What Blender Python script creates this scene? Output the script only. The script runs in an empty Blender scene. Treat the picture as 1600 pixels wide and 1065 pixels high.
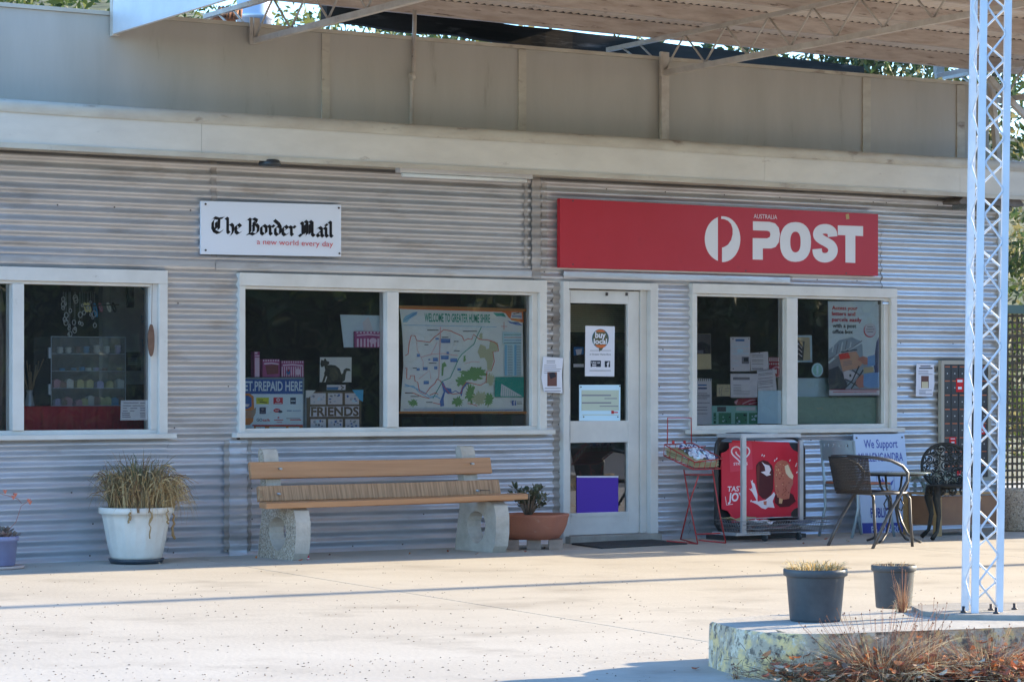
import bpy, bmesh, math, random
from mathutils import Vector, Matrix, noise
from mathutils.geometry import tessellate_polygon
R = math.radians
random.seed(7)
sc = bpy.context.scene
COL = sc.collection

# ------------------------------------------------------------------ camera, sky, sun, exposure
YAW, FPX, HOR = R(34), 4400.0, 606.0
CAM = Vector((-12.55, -18.61, 1.25))
Rv = Vector((math.cos(YAW), -math.sin(YAW), 0)); Fv = Vector((math.sin(YAW), math.cos(YAW), 0))
cd = bpy.data.cameras.new('Camera'); cam = bpy.data.objects.new('Camera', cd); COL.objects.link(cam)
cam.location = CAM; cam.rotation_euler = (R(90), 0, -YAW)
cd.sensor_width = 36; cd.lens = 36*FPX/1600; cd.shift_y = (HOR-532.5)/1600
cd.clip_start = 0.5; cd.clip_end = 3000
sc.camera = cam
SUN_AZ, SUN_EL = R(-3), R(16)
sv = Vector((math.cos(SUN_EL)*math.cos(SUN_AZ), math.cos(SUN_EL)*math.sin(SUN_AZ), math.sin(SUN_EL)))
w = bpy.data.worlds.new('World'); sc.world = w; w.use_nodes = True
nt = w.node_tree; bg = nt.nodes['Background']
sky = nt.nodes.new('ShaderNodeTexSky'); sky.sky_type = 'NISHITA'; sky.sun_disc = False
sky.sun_elevation = SUN_EL; sky.sun_rotation = R(90)-SUN_AZ
sky.altitude = 200; sky.air_density = 1.1; sky.dust_density = 0.2; sky.ozone_density = 5.5
nt.links.new(sky.outputs[0], bg.inputs[0]); bg.inputs[1].default_value = 0.15
sd = bpy.data.lights.new('Sun', 'SUN'); sd.energy = 3.6; sd.angle = R(0.55); sd.color = (1.0, 0.84, 0.60)
so = bpy.data.objects.new('Sun', sd); COL.objects.link(so); so.rotation_euler = sv.to_track_quat('Z', 'Y').to_euler()
so.location = (0, 0, 30)
sc.view_settings.view_transform = 'Standard'; sc.view_settings.look = 'None'
sc.view_settings.exposure = 2.12; sc.view_settings.gamma = 1
sc.cycles.max_bounces = 8; sc.cycles.diffuse_bounces = 4; sc.cycles.glossy_bounces = 4
sc.cycles.transparent_max_bounces = 16

# ------------------------------------------------------------------ photo measurements -> places in the world
def ray(px): return Fv + Rv*((px-800)/FPX)
def W(px, py, Y=0.0):                      # a point on the upright plane y = Y (parallel to the shop wall)
    d = ray(px); t = (Y-CAM.y)/d.y
    p = CAM + d*t; p.z = 1.25-(py-HOR)*t/FPX
    return p
def G(px, py, z=0.0):                      # a point on the level plane z
    t = FPX*(1.25-z)/(py-HOR); p = CAM + ray(px)*t; p.z = z
    return p
def WX(px, Y=0.0): return W(px, 600, Y).x
def V(*a): return Vector(a)

# ------------------------------------------------------------------ materials
MATS = {}
def lin(c):
    return tuple((x/12.92 if x <= .04045 else ((x+.055)/1.055)**2.4) for x in c)
def pm(name, c, rough=.7, metal=0, c2=None, scale=6, lo=.35, hi=.65, stretch=(1,1,1), bump=0, bscale=60, c3=None, s3=2, lo3=.55, hi3=.75, detail=6, spec=.5, trans=0, sheen=0):
    if name in MATS: return MATS[name]
    m = bpy.data.materials.new(name); m.use_nodes = True; MATS[name] = m
    n = m.node_tree.nodes; l = m.node_tree.links; b = n['Principled BSDF']
    b.inputs['Base Color'].default_value = (*c, 1); b.inputs['Roughness'].default_value = rough; b.inputs['Metallic'].default_value = metal
    b.inputs['Specular IOR Level'].default_value = spec
    tc = n.new('ShaderNodeTexCoord'); mp = n.new('ShaderNodeMapping'); mp.inputs['Scale'].default_value = stretch
    l.new(tc.outputs['Object'], mp.inputs[0])
    cur = None
    def layer(prev, colr, sca, a, bb):
        t = n.new('ShaderNodeTexNoise'); t.inputs['Scale'].default_value = sca; t.inputs['Detail'].default_value = detail; t.inputs['Roughness'].default_value = .62
        l.new(mp.outputs[0], t.inputs[0])
        r = n.new('ShaderNodeMapRange'); r.inputs[1].default_value = a; r.inputs[2].default_value = bb; l.new(t.outputs[0], r.inputs[0])
        x = n.new('ShaderNodeMix'); x.data_type = 'RGBA'; l.new(r.outputs[0], x.inputs[0])
        if prev is None: x.inputs[6].default_value = (*c, 1)
        else: l.new(prev, x.inputs[6])
        x.inputs[7].default_value = (*colr, 1)
        return x.outputs[2]
    if c2: cur = layer(None, c2, scale, lo, hi)
    if c3: cur = layer(cur, c3, s3, lo3, hi3)
    if cur: l.new(cur, b.inputs['Base Color'])
    if bump:
        t = n.new('ShaderNodeTexNoise'); t.inputs['Scale'].default_value = bscale; t.inputs['Detail'].default_value = 4; l.new(mp.outputs[0], t.inputs[0])
        bp = n.new('ShaderNodeBump'); bp.inputs['Strength'].default_value = bump; bp.inputs['Distance'].default_value = .01
        l.new(t.outputs[0], bp.inputs['Height']); l.new(bp.outputs[0], b.inputs['Normal'])
    if trans:
        tr = n.new('ShaderNodeBsdfTranslucent'); 
        if cur: l.new(cur, tr.inputs[0])
        else: tr.inputs[0].default_value = (*c, 1)
        ms = n.new('ShaderNodeMixShader'); ms.inputs[0].default_value = trans
        l.new(b.outputs[0], ms.inputs[1]); l.new(tr.outputs[0], ms.inputs[2]); l.new(ms.outputs[0], n['Material Output'].inputs[0])
    return m
def glass_mat(name, tint=(.9,.93,.92), refl=1.0, dirt=.03):
    m = bpy.data.materials.new(name); m.use_nodes = True; MATS[name] = m
    n = m.node_tree.nodes; l = m.node_tree.links; n.remove(n['Principled BSDF'])
    t = n.new('ShaderNodeBsdfTransparent'); t.inputs[0].default_value = (*tint, 1)
    g = n.new('ShaderNodeBsdfGlossy'); g.inputs['Roughness'].default_value = .012
    tc = n.new('ShaderNodeTexCoord'); no = n.new('ShaderNodeTexNoise'); no.inputs['Scale'].default_value = 1.3; l.new(tc.outputs['Object'], no.inputs[0])
    bp = n.new('ShaderNodeBump'); bp.inputs['Strength'].default_value = .04; bp.inputs['Distance'].default_value = .05; l.new(no.outputs[0], bp.inputs['Height']); l.new(bp.outputs[0], g.inputs['Normal'])
    f = n.new('ShaderNodeFresnel'); f.inputs[0].default_value = 1.6
    mu = n.new('ShaderNodeMath'); mu.operation = 'MULTIPLY'; mu.inputs[1].default_value = refl; l.new(f.outputs[0], mu.inputs[0])
    ms = n.new('ShaderNodeMixShader'); l.new(mu.outputs[0], ms.inputs[0]); l.new(t.outputs[0], ms.inputs[1]); l.new(g.outputs[0], ms.inputs[2])
    d = n.new('ShaderNodeBsdfDiffuse'); d.inputs[0].default_value = (.6,.62,.62,1)
    m2 = n.new('ShaderNodeMixShader'); m2.inputs[0].default_value = dirt; l.new(ms.outputs[0], m2.inputs[1]); l.new(d.outputs[0], m2.inputs[2])
    l.new(m2.outputs[0], n['Material Output'].inputs[0])
    return m
glass_mat('glass', (.97,.98,.98), refl=3.4, dirt=.022); glass_mat('clear_plastic', (.93,.95,.96), .9, .10)
def flat(name, c, rough=.6, spec=.3):       # a plain printed colour, c given as seen (sRGB)
    return pm(name, lin(c), rough, spec=spec)

# corrugated iron: galvanised, weathered, brown grime in horizontal streaks
def iron(name, base, dark, grime, g_lo, metal=.55, rough=.42):
    m = pm(name, base, rough, metal, c2=dark, scale=3.5, lo=.35, hi=.7, stretch=(.5,1,2.2), c3=grime, s3=2.2, lo3=g_lo, hi3=g_lo+.22, bump=.15, bscale=25)
    n = m.node_tree.nodes; l = m.node_tree.links; b = n['Principled BSDF']
    t = n.new('ShaderNodeTexNoise'); t.inputs['Scale'].default_value = 9; tc = n.new('ShaderNodeTexCoord'); l.new(tc.outputs['Object'], t.inputs[0])
    r = n.new('ShaderNodeMapRange'); r.inputs[3].default_value = rough-.08; r.inputs[4].default_value = rough+.14; l.new(t.outputs[0], r.inputs[0]); l.new(r.outputs[0], b.inputs['Roughness'])
    return m
iron('iron_wall', (.60,.59,.59), (.47,.46,.46), (.30,.25,.21), .55, metal=.60, rough=.34)
iron('iron_low', (.62,.63,.67), (.50,.51,.55), (.24,.21,.19), .58, metal=.60, rough=.34)
iron('iron_new', (.60,.61,.63), (.50,.51,.53), (.33,.30,.27), .66, metal=.60, rough=.34)
iron('iron_dirty', (.46,.43,.41), (.30,.27,.25), (.18,.15,.13), .52, metal=.4, rough=.5)
pm('cream_paint', (.70,.65,.56), .55, c2=(.62,.57,.49), scale=3, stretch=(.6,1,1.5), c3=(.36,.30,.24), s3=9, lo3=.66, hi3=.8, bump=.08, bscale=40)
pm('frame_paint', (.70,.66,.61), .5, c2=(.62,.58,.53), scale=4, c3=(.33,.28,.23), s3=12, lo3=.69, hi3=.8, bump=.06, bscale=30)
pm('door_paint', (.68,.65,.61), .5, c2=(.59,.56,.53), scale=3, c3=(.35,.32,.28), s3=10, lo3=.7, hi3=.82, bump=.05, bscale=30)
pm('parapet_sheet', (.51,.47,.41), .6, c2=(.43,.395,.335), scale=1.3, lo=.3, hi=.7, c3=(.28,.23,.18), s3=2.6, lo3=.60, hi3=.82, stretch=(2.2,1,.45), bump=.05, bscale=14)
pm('cap_paint', (.58,.53,.43), .5, c2=(.45,.39,.31), scale=6, stretch=(.4,1,1), c3=(.20,.14,.10), s3=8, lo3=.6, hi3=.75)
pm('white_board', (.72,.73,.74), .5, c2=(.62,.62,.62), scale=3, bump=.04)
pm('roof_under', (.78,.69,.60), .6, c2=(.66,.56,.47), scale=2.2, stretch=(1,.7,1), c3=(.22,.15,.11), s3=5, lo3=.62, hi3=.75, bump=.05)
pm('purlin_paint', (.58,.49,.42), .75, c2=(.42,.33,.27), scale=9, stretch=(.35,1,2.5), c3=(.13,.09,.07), s3=14, lo3=.6, hi3=.72, bump=.2, bscale=50)
pm('old_timber', (.06,.048,.04), .95, c2=(.03,.025,.02), scale=4, stretch=(.3,1,2), c3=(.16,.13,.11), s3=6, lo3=.60, hi3=.75, bump=.1, bscale=40, spec=.1)
pm('truss_paint', (.60,.54,.46), .55, c2=(.48,.41,.34), scale=9, c3=(.16,.10,.07), s3=20, lo3=.65, hi3=.75)
pm('column_paint', (.74,.76,.80), .4, c2=(.66,.68,.72), scale=6, c3=(.35,.26,.20), s3=26, lo3=.72, hi3=.8)
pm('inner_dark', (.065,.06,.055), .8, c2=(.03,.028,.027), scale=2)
pm('inner_grey', (.52,.55,.58), .7, c2=(.26,.28,.30), scale=1)
pm('reflected_tan', (.72,.58,.34), .8)
pm('steel', (.55,.56,.58), .32, 1.0, c2=(.42,.43,.45), scale=12)
pm('dark_steel', (.05,.055,.06), .45, .4)
pm('screw', (.07,.06,.06), .5, .5)
pm('roofing', (.35,.36,.37), .5, .4)

# ------------------------------------------------------------------ mesh helpers
OFF = {}
class MB:
    def __init__(s, mat='cream_paint'):
        s.v = []; s.f = []; s.mi = []; s.mats = []; s.layer = 0; s.sm = []; s.smooth = False; s.use(mat)
    def use(s, mat):
        if mat not in s.mats: s.mats.append(mat)
        s.cur = s.mats.index(mat); return s
    def face(s, idx): s.f.append(tuple(idx)); s.mi.append(s.cur); s.sm.append(s.smooth)
    def add(s, vs, fs):
        o = len(s.v); s.v += [Vector(q) for q in vs]
        for f in fs: s.face([i+o for i in f])
    def box(s, x0, x1, y0, y1, z0, z1, M=None):
        vs = [V(x,y,z) for x in (x0,x1) for y in (y0,y1) for z in (z0,z1)]
        if M is not None: vs = [M @ q for q in vs]
        s.add(vs, [(0,1,3,2),(4,6,7,5),(0,4,5,1),(2,3,7,6),(0,2,6,4),(1,5,7,3)])
    def bar(s, a, b, w, h, up=V(0,0,1)):     # box of width w, height h along a->b
        a = Vector(a); b = Vector(b); d = (b-a); L = d.length; d.normalize()
        x = d.cross(up); x = x.normalized() if x.length > 1e-6 else V(1,0,0); u = x.cross(d).normalized()
        M = Matrix((x, d, u)).transposed().to_4x4(); M.translation = a
        s.box(-w/2, w/2, 0, L, -h/2, h/2, M)
    def tube(s, pts, r, n=6, closed=False):
        pts = [Vector(p) for p in pts]; m = len(pts)
        rs = r if isinstance(r, (list, tuple)) else [r]*m
        o = len(s.v); sm = s.smooth; s.smooth = True; ref = None
        for i, p in enumerate(pts):
            a = pts[i-1] if (i > 0 or closed) else p; b = pts[(i+1) % m] if (i < m-1 or closed) else p
            t = (b-a).normalized()
            if ref is None: ref = V(0,0,1) if abs(t.z) < .9 else V(1,0,0)
            u = (ref - t*ref.dot(t)).normalized(); ref = u; q = t.cross(u)
            for k in range(n):
                an = 2*math.pi*k/n; s.v.append(p + (u*math.cos(an)+q*math.sin(an))*rs[i])
        for i in range(m if closed else m-1):
            for k in range(n):
                a = o+i*n+k; b = o+i*n+(k+1) % n; c = o+((i+1) % m)*n+(k+1) % n; d = o+((i+1) % m)*n+k
                s.face((a,b,c,d))
        if not closed:
            s.smooth = False
            s.face([o+k for k in range(n)][::-1]); s.face([o+(m-1)*n+k for k in range(n)])
        s.smooth = sm
    def lathe(s, prof, n=28, c=(0,0,0), fn=None, cap=True):
        c = Vector(c); o = len(s.v); sm = s.smooth; s.smooth = True
        for (r, z) in prof:
            for k in range(n):
                a = 2*math.pi*k/n; rr = fn(r, z, a) if fn else r
                s.v.append(c + V(rr*math.cos(a), rr*math.sin(a), z))
        for i in range(len(prof)-1):
            for k in range(n):
                s.face((o+i*n+k, o+i*n+(k+1) % n, o+(i+1)*n+(k+1) % n, o+(i+1)*n+k))
        if cap:
            s.smooth = False
            s.face([o+k for k in range(n)][::-1]); s.face([o+(len(prof)-1)*n+k for k in range(n)])
        s.smooth = sm
    def prism(s, poly, fn, d, holes=()):     # 2D outline (+holes) -> solid; fn(u, v, depth) gives the place
        loops = [[V(p[0], p[1], 0) for p in poly]] + [[V(p[0], p[1], 0) for p in h] for h in holes]
        tri = tessellate_polygon(loops); flatp = [p for lp in loops for p in lp]; n = len(flatp)
        o = len(s.v)
        for dd in (0, d): s.v += [Vector(fn(p.x, p.y, dd)) for p in flatp]
        for t in tri: s.face([o+i for i in t]); s.face([o+n+i for i in reversed(t)])
        k = 0
        for lp in loops:
            m = len(lp)
            for i in range(m): s.face((o+k+i, o+k+(i+1) % m, o+n+k+(i+1) % m, o+n+k+i))
            k += m
    def art(s, pts, Y, mat=None):            # printed shape on an upright sheet, from measurements on the photo
        if mat: s.use(mat)
        s.layer += 1; y = Y - .0012 - .00012*s.layer
        q = [W(px, py, Y) for px, py in pts]
        for p in q: p.y = y
        o = len(s.v); s.v += q
        if len(q) <= 4: s.face(range(o, o+len(q)))
        else:
            for t in tessellate_polygon([[V(p.x, p.z, 0) for p in q]]): s.face([o+i for i in t])
    def rect(s, x0, y0, x1, y1, Y, mat=None): s.art([(x0,y0),(x1,y0),(x1,y1),(x0,y1)], Y, mat)
    def stroke(s, pts, wd, Y, mat=None):     # printed line of width wd (photo px)
        if mat: s.use(mat)
        s.layer += 1; y = Y - .0012 - .00012*s.layer
        P = [Vector((a, b)) for a, b in pts]; L = []; Rr = []
        for i, p in enumerate(P):
            a = P[max(i-1,0)]; b = P[min(i+1,len(P)-1)]; t = (b-a)
            t = t.normalized() if t.length > 1e-6 else Vector((1,0)); nrm = Vector((-t.y, t.x))*wd/2
            L.append(p+nrm); Rr.append(p-nrm)
        o = len(s.v)
        for q in L+Rr:
            z = W(q.x, q.y, Y); z.y = y; s.v.append(z)
        m = len(P)
        for i in range(m-1): s.face((o+i, o+i+1, o+m+i+1, o+m+i))
    def slab(s, pts, Y, th=.003, mat=None):  # the sheet itself, front at Y
        if mat: s.use(mat)
        q = [W(px, py, Y) for px, py in pts]
        s.prism([(p.x, p.z) for p in q], lambda u, v, d: (u, Y+d, v), th)
    def text(s, txt, px0, py, px1, hpx, Y, mat, bold=.0, slant=0):
        s.use(mat); s.layer += 1
        vs, fs, (w_, h_) = glyphs(txt, bold)
        a = W(px0, py, Y); b = W(px1, py, Y); t = (a-CAM).dot(Fv); hh = hpx*t/FPX; y = Y-.0012-.00012*s.layer
        o = len(s.v)
        for x, z in vs: s.v.append(V(a.x+(x+slant*z)/w_*(b.x-a.x), y, a.z+z/h_*hh))
        for f in fs: s.face([o+i for i in f])
    def build(s, name, parent=None, base=None):
        off = OFF[parent.name] if parent is not None else Vector(base if base is not None else (0,0,0))
        me = bpy.data.meshes.new(name); me.from_pydata([v-off for v in s.v], [], s.f)
        for m in s.mats: me.materials.append(MATS[m])
        me.polygons.foreach_set('material_index', s.mi); me.polygons.foreach_set('use_smooth', s.sm)
        me.update()
        o = bpy.data.objects.new(name, me); COL.objects.link(o)
        if parent is not None: o.parent = parent
        else: o.location = off
        OFF[o.name] = off
        return o
_g = {}
def glyphs(txt, bold):
    k = (txt, bold)
    if k in _g: return _g[k]
    cu = bpy.data.curves.new('t', 'FONT'); cu.body = txt; cu.size = 1; cu.offset = bold; cu.resolution_u = 3
    ob = bpy.data.objects.new('t', cu); COL.objects.link(ob)
    dg = bpy.context.evaluated_depsgraph_get(); dg.update()
    me = bpy.data.meshes.new_from_object(ob.evaluated_get(dg))
    vs = [(v.co.x, v.co.y) for v in me.vertices]; fs = [tuple(p.vertices) for p in me.polygons]
    bpy.data.objects.remove(ob); bpy.data.curves.remove(cu); bpy.data.meshes.remove(me)
    x0 = min(v[0] for v in vs); vs = [(a-x0, b) for a, b in vs]
    wd = max(v[0] for v in vs)
    _g[k] = (vs, fs, (wd, .72))            # .72: cap height of the built-in font
    return _g[k]
def tag(o, label=None, cat=None, group=None, kind=None):
    if label: o['label'] = label
    if cat: o['category'] = cat
    if group: o['group'] = group
    if kind: o['kind'] = kind
    return o
def thing(name, label, cat, loc, group=None):
    o = bpy.data.objects.new(name, None); COL.objects.link(o); o.location = loc; o.empty_display_size = .1
    OFF[o.name] = Vector(loc); return tag(o, label, cat, group)
def bevel(o, w=.004, seg=2):
    m = o.modifiers.new('bevel', 'BEVEL'); m.width = w; m.segments = seg; m.limit_method = 'ANGLE'; m.angle_limit = R(40)
    return o
def circ(cx, cy, rx, ry, n=24, a0=0, a1=360):
    full = abs(a1-a0) >= 360; m = n if full else n+1
    return [(cx+rx*math.cos(R(a0+(a1-a0)*i/n)), cy+ry*math.sin(R(a0+(a1-a0)*i/n))) for i in range(m)]

# ------------------------------------------------------------------ ground
def ground_mat():
    m = pm('concrete_apron', (.44,.395,.33), .85, c2=(.50,.455,.385), scale=.9, lo=.35, hi=.65, c3=(.30,.262,.215), s3=1.3, lo3=.52, hi3=.78, bump=.25, bscale=35, detail=9)
    return m
ground_mat()
pm('asphalt', (.10,.10,.105), .9, c2=(.18,.18,.18), scale=120, lo=.5, hi=.6, bump=.6, bscale=140)
pm('dry_ground', (.22,.19,.11), .95, c2=(.12,.13,.06), scale=.5, bump=.3, bscale=8)
pm('joint', (.13,.11,.09), .9)
mb = MB('dry_ground'); mb.add([(-900,-900,-.03),(900,-900,-.03),(900,900,-.03),(-900,900,-.03)], [(0,1,2,3)]); tag(mb.build('ground'), kind='structure')
mb = MB('asphalt'); mb.add([(-60,-28,-.012),(60,-28,-.012),(60,-9.0,-.012),(-60,-9.0,-.012)], [(0,1,2,3)]); tag(mb.build('road'), kind='structure')
# concrete forecourt in slabs that stop short of each other (real joints), front edge skewed like the kerb
def front(x): return -9.15 if x < -5.2 else -9.15-.22*(x+5.2)
jx = lambda y: -3.03-.96*(-y-1.0)/6.69       # the long joint in view
slabs = MB('concrete_apron')
def slab_poly(pts):
    slabs.prism(pts, lambda u, v, d: (u, v, 0-d), .10)
g_ = .006
slab_poly([(-30,.05),(jx(.05)-g_,.05),(jx(-9.3)-g_,-9.3),(-30,-9.3)])
slab_poly([(jx(.05)+g_,.05),(2.4,.05),(1.9,-10.75),(-3.0,-9.65),(jx(-9.35)+g_,-9.35)])
slab_poly([(2.41,.05),(30,.05),(30,-12.5),(1.91,-10.75)])
slab_poly([(5.9,.06),(30,.06),(30,9),(5.9,9)])
apron = tag(slabs.build('forecourt_paving'), kind='structure')
mb = MB('joint'); mb.add([(-30,.04,-.05),(30,.04,-.05),(30,-9.2,-.05),(-30,-9.2,-.05)], [(0,1,2,3)]); tag(mb.build('forecourt_bed'), kind='structure')

pm('wooded_hill', (.055,.075,.035), .95, c2=(.13,.13,.06), scale=.35, lo=.42, hi=.6, c3=(.02,.028,.015), s3=.9, lo3=.52, hi3=.62, bump=1, bscale=1.5)
mb = MB('wooded_hill'); mb.smooth = True; nx_, ny_ = 90, 10
for i in range(nx_+1):
    for j in range(ny_+1):
        x = -60+280*i/nx_; t_ = j/ny_; y = 45+60*t_; h_ = (15+5*noise.noise(V(x*.02,0,0)))*math.sin(min(1,t_*1.4)*math.pi/2)+1.6*noise.noise(V(x*.25,y*.2,0))*min(1,t_*4)
        mb.v.append(V(x, y, h_-.05))
for i in range(nx_):
    for j in range(ny_): a_ = i*(ny_+1)+j; mb.face((a_, a_+ny_+1, a_+ny_+2, a_+1))
tag(mb.build('wooded_hills'), kind='structure')
# loose grit on the concrete: nobody could count it
pm('grit_dark', (.06,.055,.05), .9); pm('grit_leaf', (.20,.12,.07), .9)
mb = MB('grit_dark')
for i in range(2600):
    if random.random() < .25: continue
    px = random.uniform(-30, 1630); py = 880+ (random.random()**.8)*200
    p = G(px, py); 
    if p.y < front(p.x)+.1 or p.y > -.1 or noise.noise(V(p.x*.8,p.y*1.2,3)) < random.uniform(-.55,.15): continue
    if p.x > -4.9 and p.y < -8.4: continue
    s_ = random.uniform(.0015, .0042); a = random.uniform(0, 3.1); s2 = s_*random.uniform(.6, 2.2)
    mb.use('grit_dark' if random.random() < .75 else 'grit_leaf')
    M = Matrix.Translation(p+V(0,0,.001)) @ Matrix.Rotation(a, 4, 'Z')
    vs = [M @ V(*q) for q in ((-s2,-s_,0),(s2,-s_*.6,0),(s2*.8,s_,0),(-s2,s_*.7,0),(0,0,s_*.9))]
    mb.add(vs, [(0,1,4),(1,2,4),(2,3,4),(3,0,4)])
tag(mb.build('grit'), kind='stuff')

# ------------------------------------------------------------------ the shop
XR = WX(1559); XL = -9.0
shop = thing('shop', 'low corrugated iron shop with cream window frames and a plain tan parapet', 'shop building', (0,0,0))
ZT, ZS = 2.112, .88                          # window outer top, sill bottom
def corr(mb, x0, x1, z0, z1, yo=0, amp=.0125, pitch=.0765, dent=.004, seed=0):
    nz = max(2, int((z1-z0)/(pitch/8))); nx = max(1, int((x1-x0)/.35))
    o = len(mb.v); mb.smooth = True
    for i in range(nz+1):
        z = z0+(z1-z0)*i/nz
        for j in range(nx+1):
            x = x0+(x1-x0)*j/nx
            dn = dent*noise.noise(V(x*.9+seed, z*2.3, seed))+dent*.6*noise.noise(V(x*3+seed, z*6, 5+seed))
            zz = z + .006*noise.noise(V(x*.5, 1.7, seed))
            mb.v.append(V(x, yo-amp*math.cos(2*math.pi*zz/pitch)*(1+.25*noise.noise(V(x*2, z*4, seed)))+dn, z))
    for i in range(nz):
        for j in range(nx):
            a = o+i*(nx+1)+j; mb.face((a, a+1, a+nx+2, a+nx+1))
    mb.smooth = False
    mb.add([(x0,yo,z1),(x1,yo,z1),(x1,yo+.02,z1),(x0,yo+.02,z1)], [(0,1,2,3)])
w1R = WX(258); w2L, w2R = WX(370), WX(850); dL, dR = WX(875), WX(1023); w3L, w3R = WX(1077), WX(1397)
inner = MB('inner_dark')
def wallpiece(mat, x0, x1, z0, z1, yo=0, seed=0, back=True, name='wall_sheet', **k):
    m = MB(mat); corr(m, x0, x1, z0, z1, yo, seed=seed, **k); m.use('screw')
    rr = random.Random(seed*7+1); zz = z0+.06
    while back and zz < z1-.03:
        zq = round(zz/.0765-.5)*.0765+.0765/2
        x = x0+.04+rr.uniform(0,.06)
        while x < x1:
            if rr.random() < .8 and z0 < zq < z1: m.add([(x-.006,yo-.010,zq-.004),(x+.006,yo-.010,zq-.004),(x+.006,yo-.010,zq+.006),(x-.006,yo-.010,zq+.006),(x,yo-.015,zq)], [(0,1,4),(1,2,4),(2,3,4),(3,0,4)])
            x += rr.choice((.45,.62,.6,.9))
        zz += rr.choice((.23,.31,.38))
    m.build(name, shop)
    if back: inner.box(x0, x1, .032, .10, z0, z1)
s335, s835 = WX(335), WX(833)
wallpiece('iron_wall', XL, s335+.02, 2.115, 3.05, -.006, 1)
wallpiece('iron_wall', s335-.01, s835, 2.10, 3.05, -.002, 2, back=False); inner.box(s335+.02, s835, .032,.10,2.115,3.05)
wallpiece('iron_wall', s835, WX(1376), 2.10, 3.05, -.007, 3)
wallpiece('iron_new', WX(1376), XR-.02, 1.98, 2.62, -.011, 4, back=False)
wallpiece('iron_wall', WX(1376), XR-.02, 2.60, 3.05, -.003, 5)
inner.box(WX(1376), XR-.02, .033,.101,1.98,2.60)
wallpiece('iron_low', XL, w1R+.02, 0, ZS+.03, 0, 6)
wallpiece('iron_wall', w1R, w2L, ZS-.02, 2.125, -.004, 7)
wallpiece('iron_low', w1R+.021, w2L+.03, 0, ZS-.02, .0, 8)
wallpiece('iron_low', w2L+.031, dL-.07, 0, ZS+.03, -.003, 9)
wallpiece('iron_dirty', dL-.07, dL, 0, 2.11, .002, 10, amp=.008)
wallpiece('iron_wall', w2R, dL-.07, ZS+.03, 2.11, .004, 11)
wallpiece('iron_low', dR, w3L, 0, 2.10, -.001, 12)
wallpiece('iron_low', w3L, w3R, 0, ZS+.0, -.004, 13)
wallpiece('iron_wall', w3R, XR-.02, 0, 1.985, -.001, 14)
m = MB('iron_dirty'); corr(m, WX(829), WX(843), 2.125, 2.98, -.018, amp=.006, seed=3); m.build('cover_strip', shop)
m = MB('iron_low'); corr(m, WX(357), WX(385), 0, .865, -.011, amp=.005, seed=8); m.build('cover_strip', shop)
m = MB('iron_wall'); m.box(XR-.02, XR+.05, -.03, .10, 0, 3.0); m.build('corner_post', shop)
def roll(x0, x1, z0, z1, yo):
    m = MB('iron_wall'); m.smooth = True; n = max(2, int((x1-x0)/.4)); pr = [(0,yo+.02),(0,yo),(.28,yo-.012),(.5,yo-.004),(.72,yo-.012),(1,yo),(1,yo+.02)]
    for i in range(n+1):
        x = x0+(x1-x0)*i/n
        for t_, y in pr: m.v.append(V(x, y+.003*noise.noise(V(x*1.5,0,t_)), z0+(z1-z0)*t_+.003*noise.noise(V(x,3,0))))
    for i in range(n):
        for j in range(6): a_ = i*7+j; m.face((a_,a_+1,a_+8,a_+7))
    m.build('lap_strip', shop)
roll(XL, s335-.002, 2.128, 2.205, -.014); roll(s335, WX(828), 2.122, 2.20, -.018); roll(WX(878), WX(1232), 2.128, 2.205, -.015)
for (x_, z0_, z1_, w0) in ((s335-.035,2.21,3.0,.05),(WX(349),.03,.86,.045),(WX(386),.03,.86,.03),(WX(846),2.21,3.0,.05),(WX(818),2.21,3.0,.03),(WX(1235),2.13,2.2,.02)):
    m = MB('iron_dirty'); corr(m, x_, x_+w0, z0_, z1_, -.0105, amp=.0085, seed=int(x_*9)%7); m.build('grimy_lap', shop)
inner.build('inner_wall', shop)

def windowset(x0, x1, mull, ztop, gzt, gzb, zs, revR=True):
    """outer x0..x1, glass between; mull = list of (xa, xb) mullion spans"""
    f = MB('frame_paint')
    fw = .055
    f.box(x0, x1, -.045, .10, gzt+.0, ztop)                       # head
    f.box(x0, x0+.05, -.043, .10, zs+.035, gzt)                    # left stile
    rw = .125
    f.box(x1-rw+.055, x1, -.043, .10, zs+.035, gzt)
    f.box(x1-rw, x1-rw+.0549, -.012, .098, gzb, gzt)              # set-back right bead
    f.box(x0+.0501, x1-rw+.0548, -.008, .09, zs+.035, gzb)        # bottom rail
    f.box(x0+.0501, x1-rw-.001, -.016, .085, gzt-.022, gzt-.0005) # top bead
    fo = f.build('window_frame', shop); bevel(fo, .003)
    for a, b in mull:
        q = MB('frame_paint'); q.box(a, b, -.03, .088, gzb+.0005, gzt-.0225); bevel(q.build('mullion', fo), .003)
    q = MB('frame_paint'); q.box(x0-.045, x1+.055, -.085, -.0005, zs, zs+.036)
    q.box(x0+.001, x1-.001, 0, .10, zs+.001, zs+.034); bevel(q.build('sill', fo), .004)
    xs = [x0+.05]+[t for ab in mull for t in ab]+[x1-rw]
    for i in range(0, len(xs), 2):
        q = MB('glass'); q.add([(xs[i]-.005,.03,gzb-.005),(xs[i+1]+.005,.03,gzb-.005),(xs[i+1]+.005,.03,gzt-.015),(xs[i]-.005,.03,gzt-.015)], [(0,1,2,3)]); q.build('pane', fo)
    return fo
gzt = W(400,447).z; gzb = W(400,669).z
windowset(WX(-500), w1R, [(WX(17),WX(35)), (WX(-230),WX(-212))], ZT, gzt, gzb, ZS)
windowset(w2L, w2R, [(WX(602),WX(620))], ZT, gzt, gzb, ZS)
windowset(w3L, w3R, [(WX(1226),WX(1243))], W(1240,447).z, W(1240,462).z, W(1240,663).z, W(1240,676).z)

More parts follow.
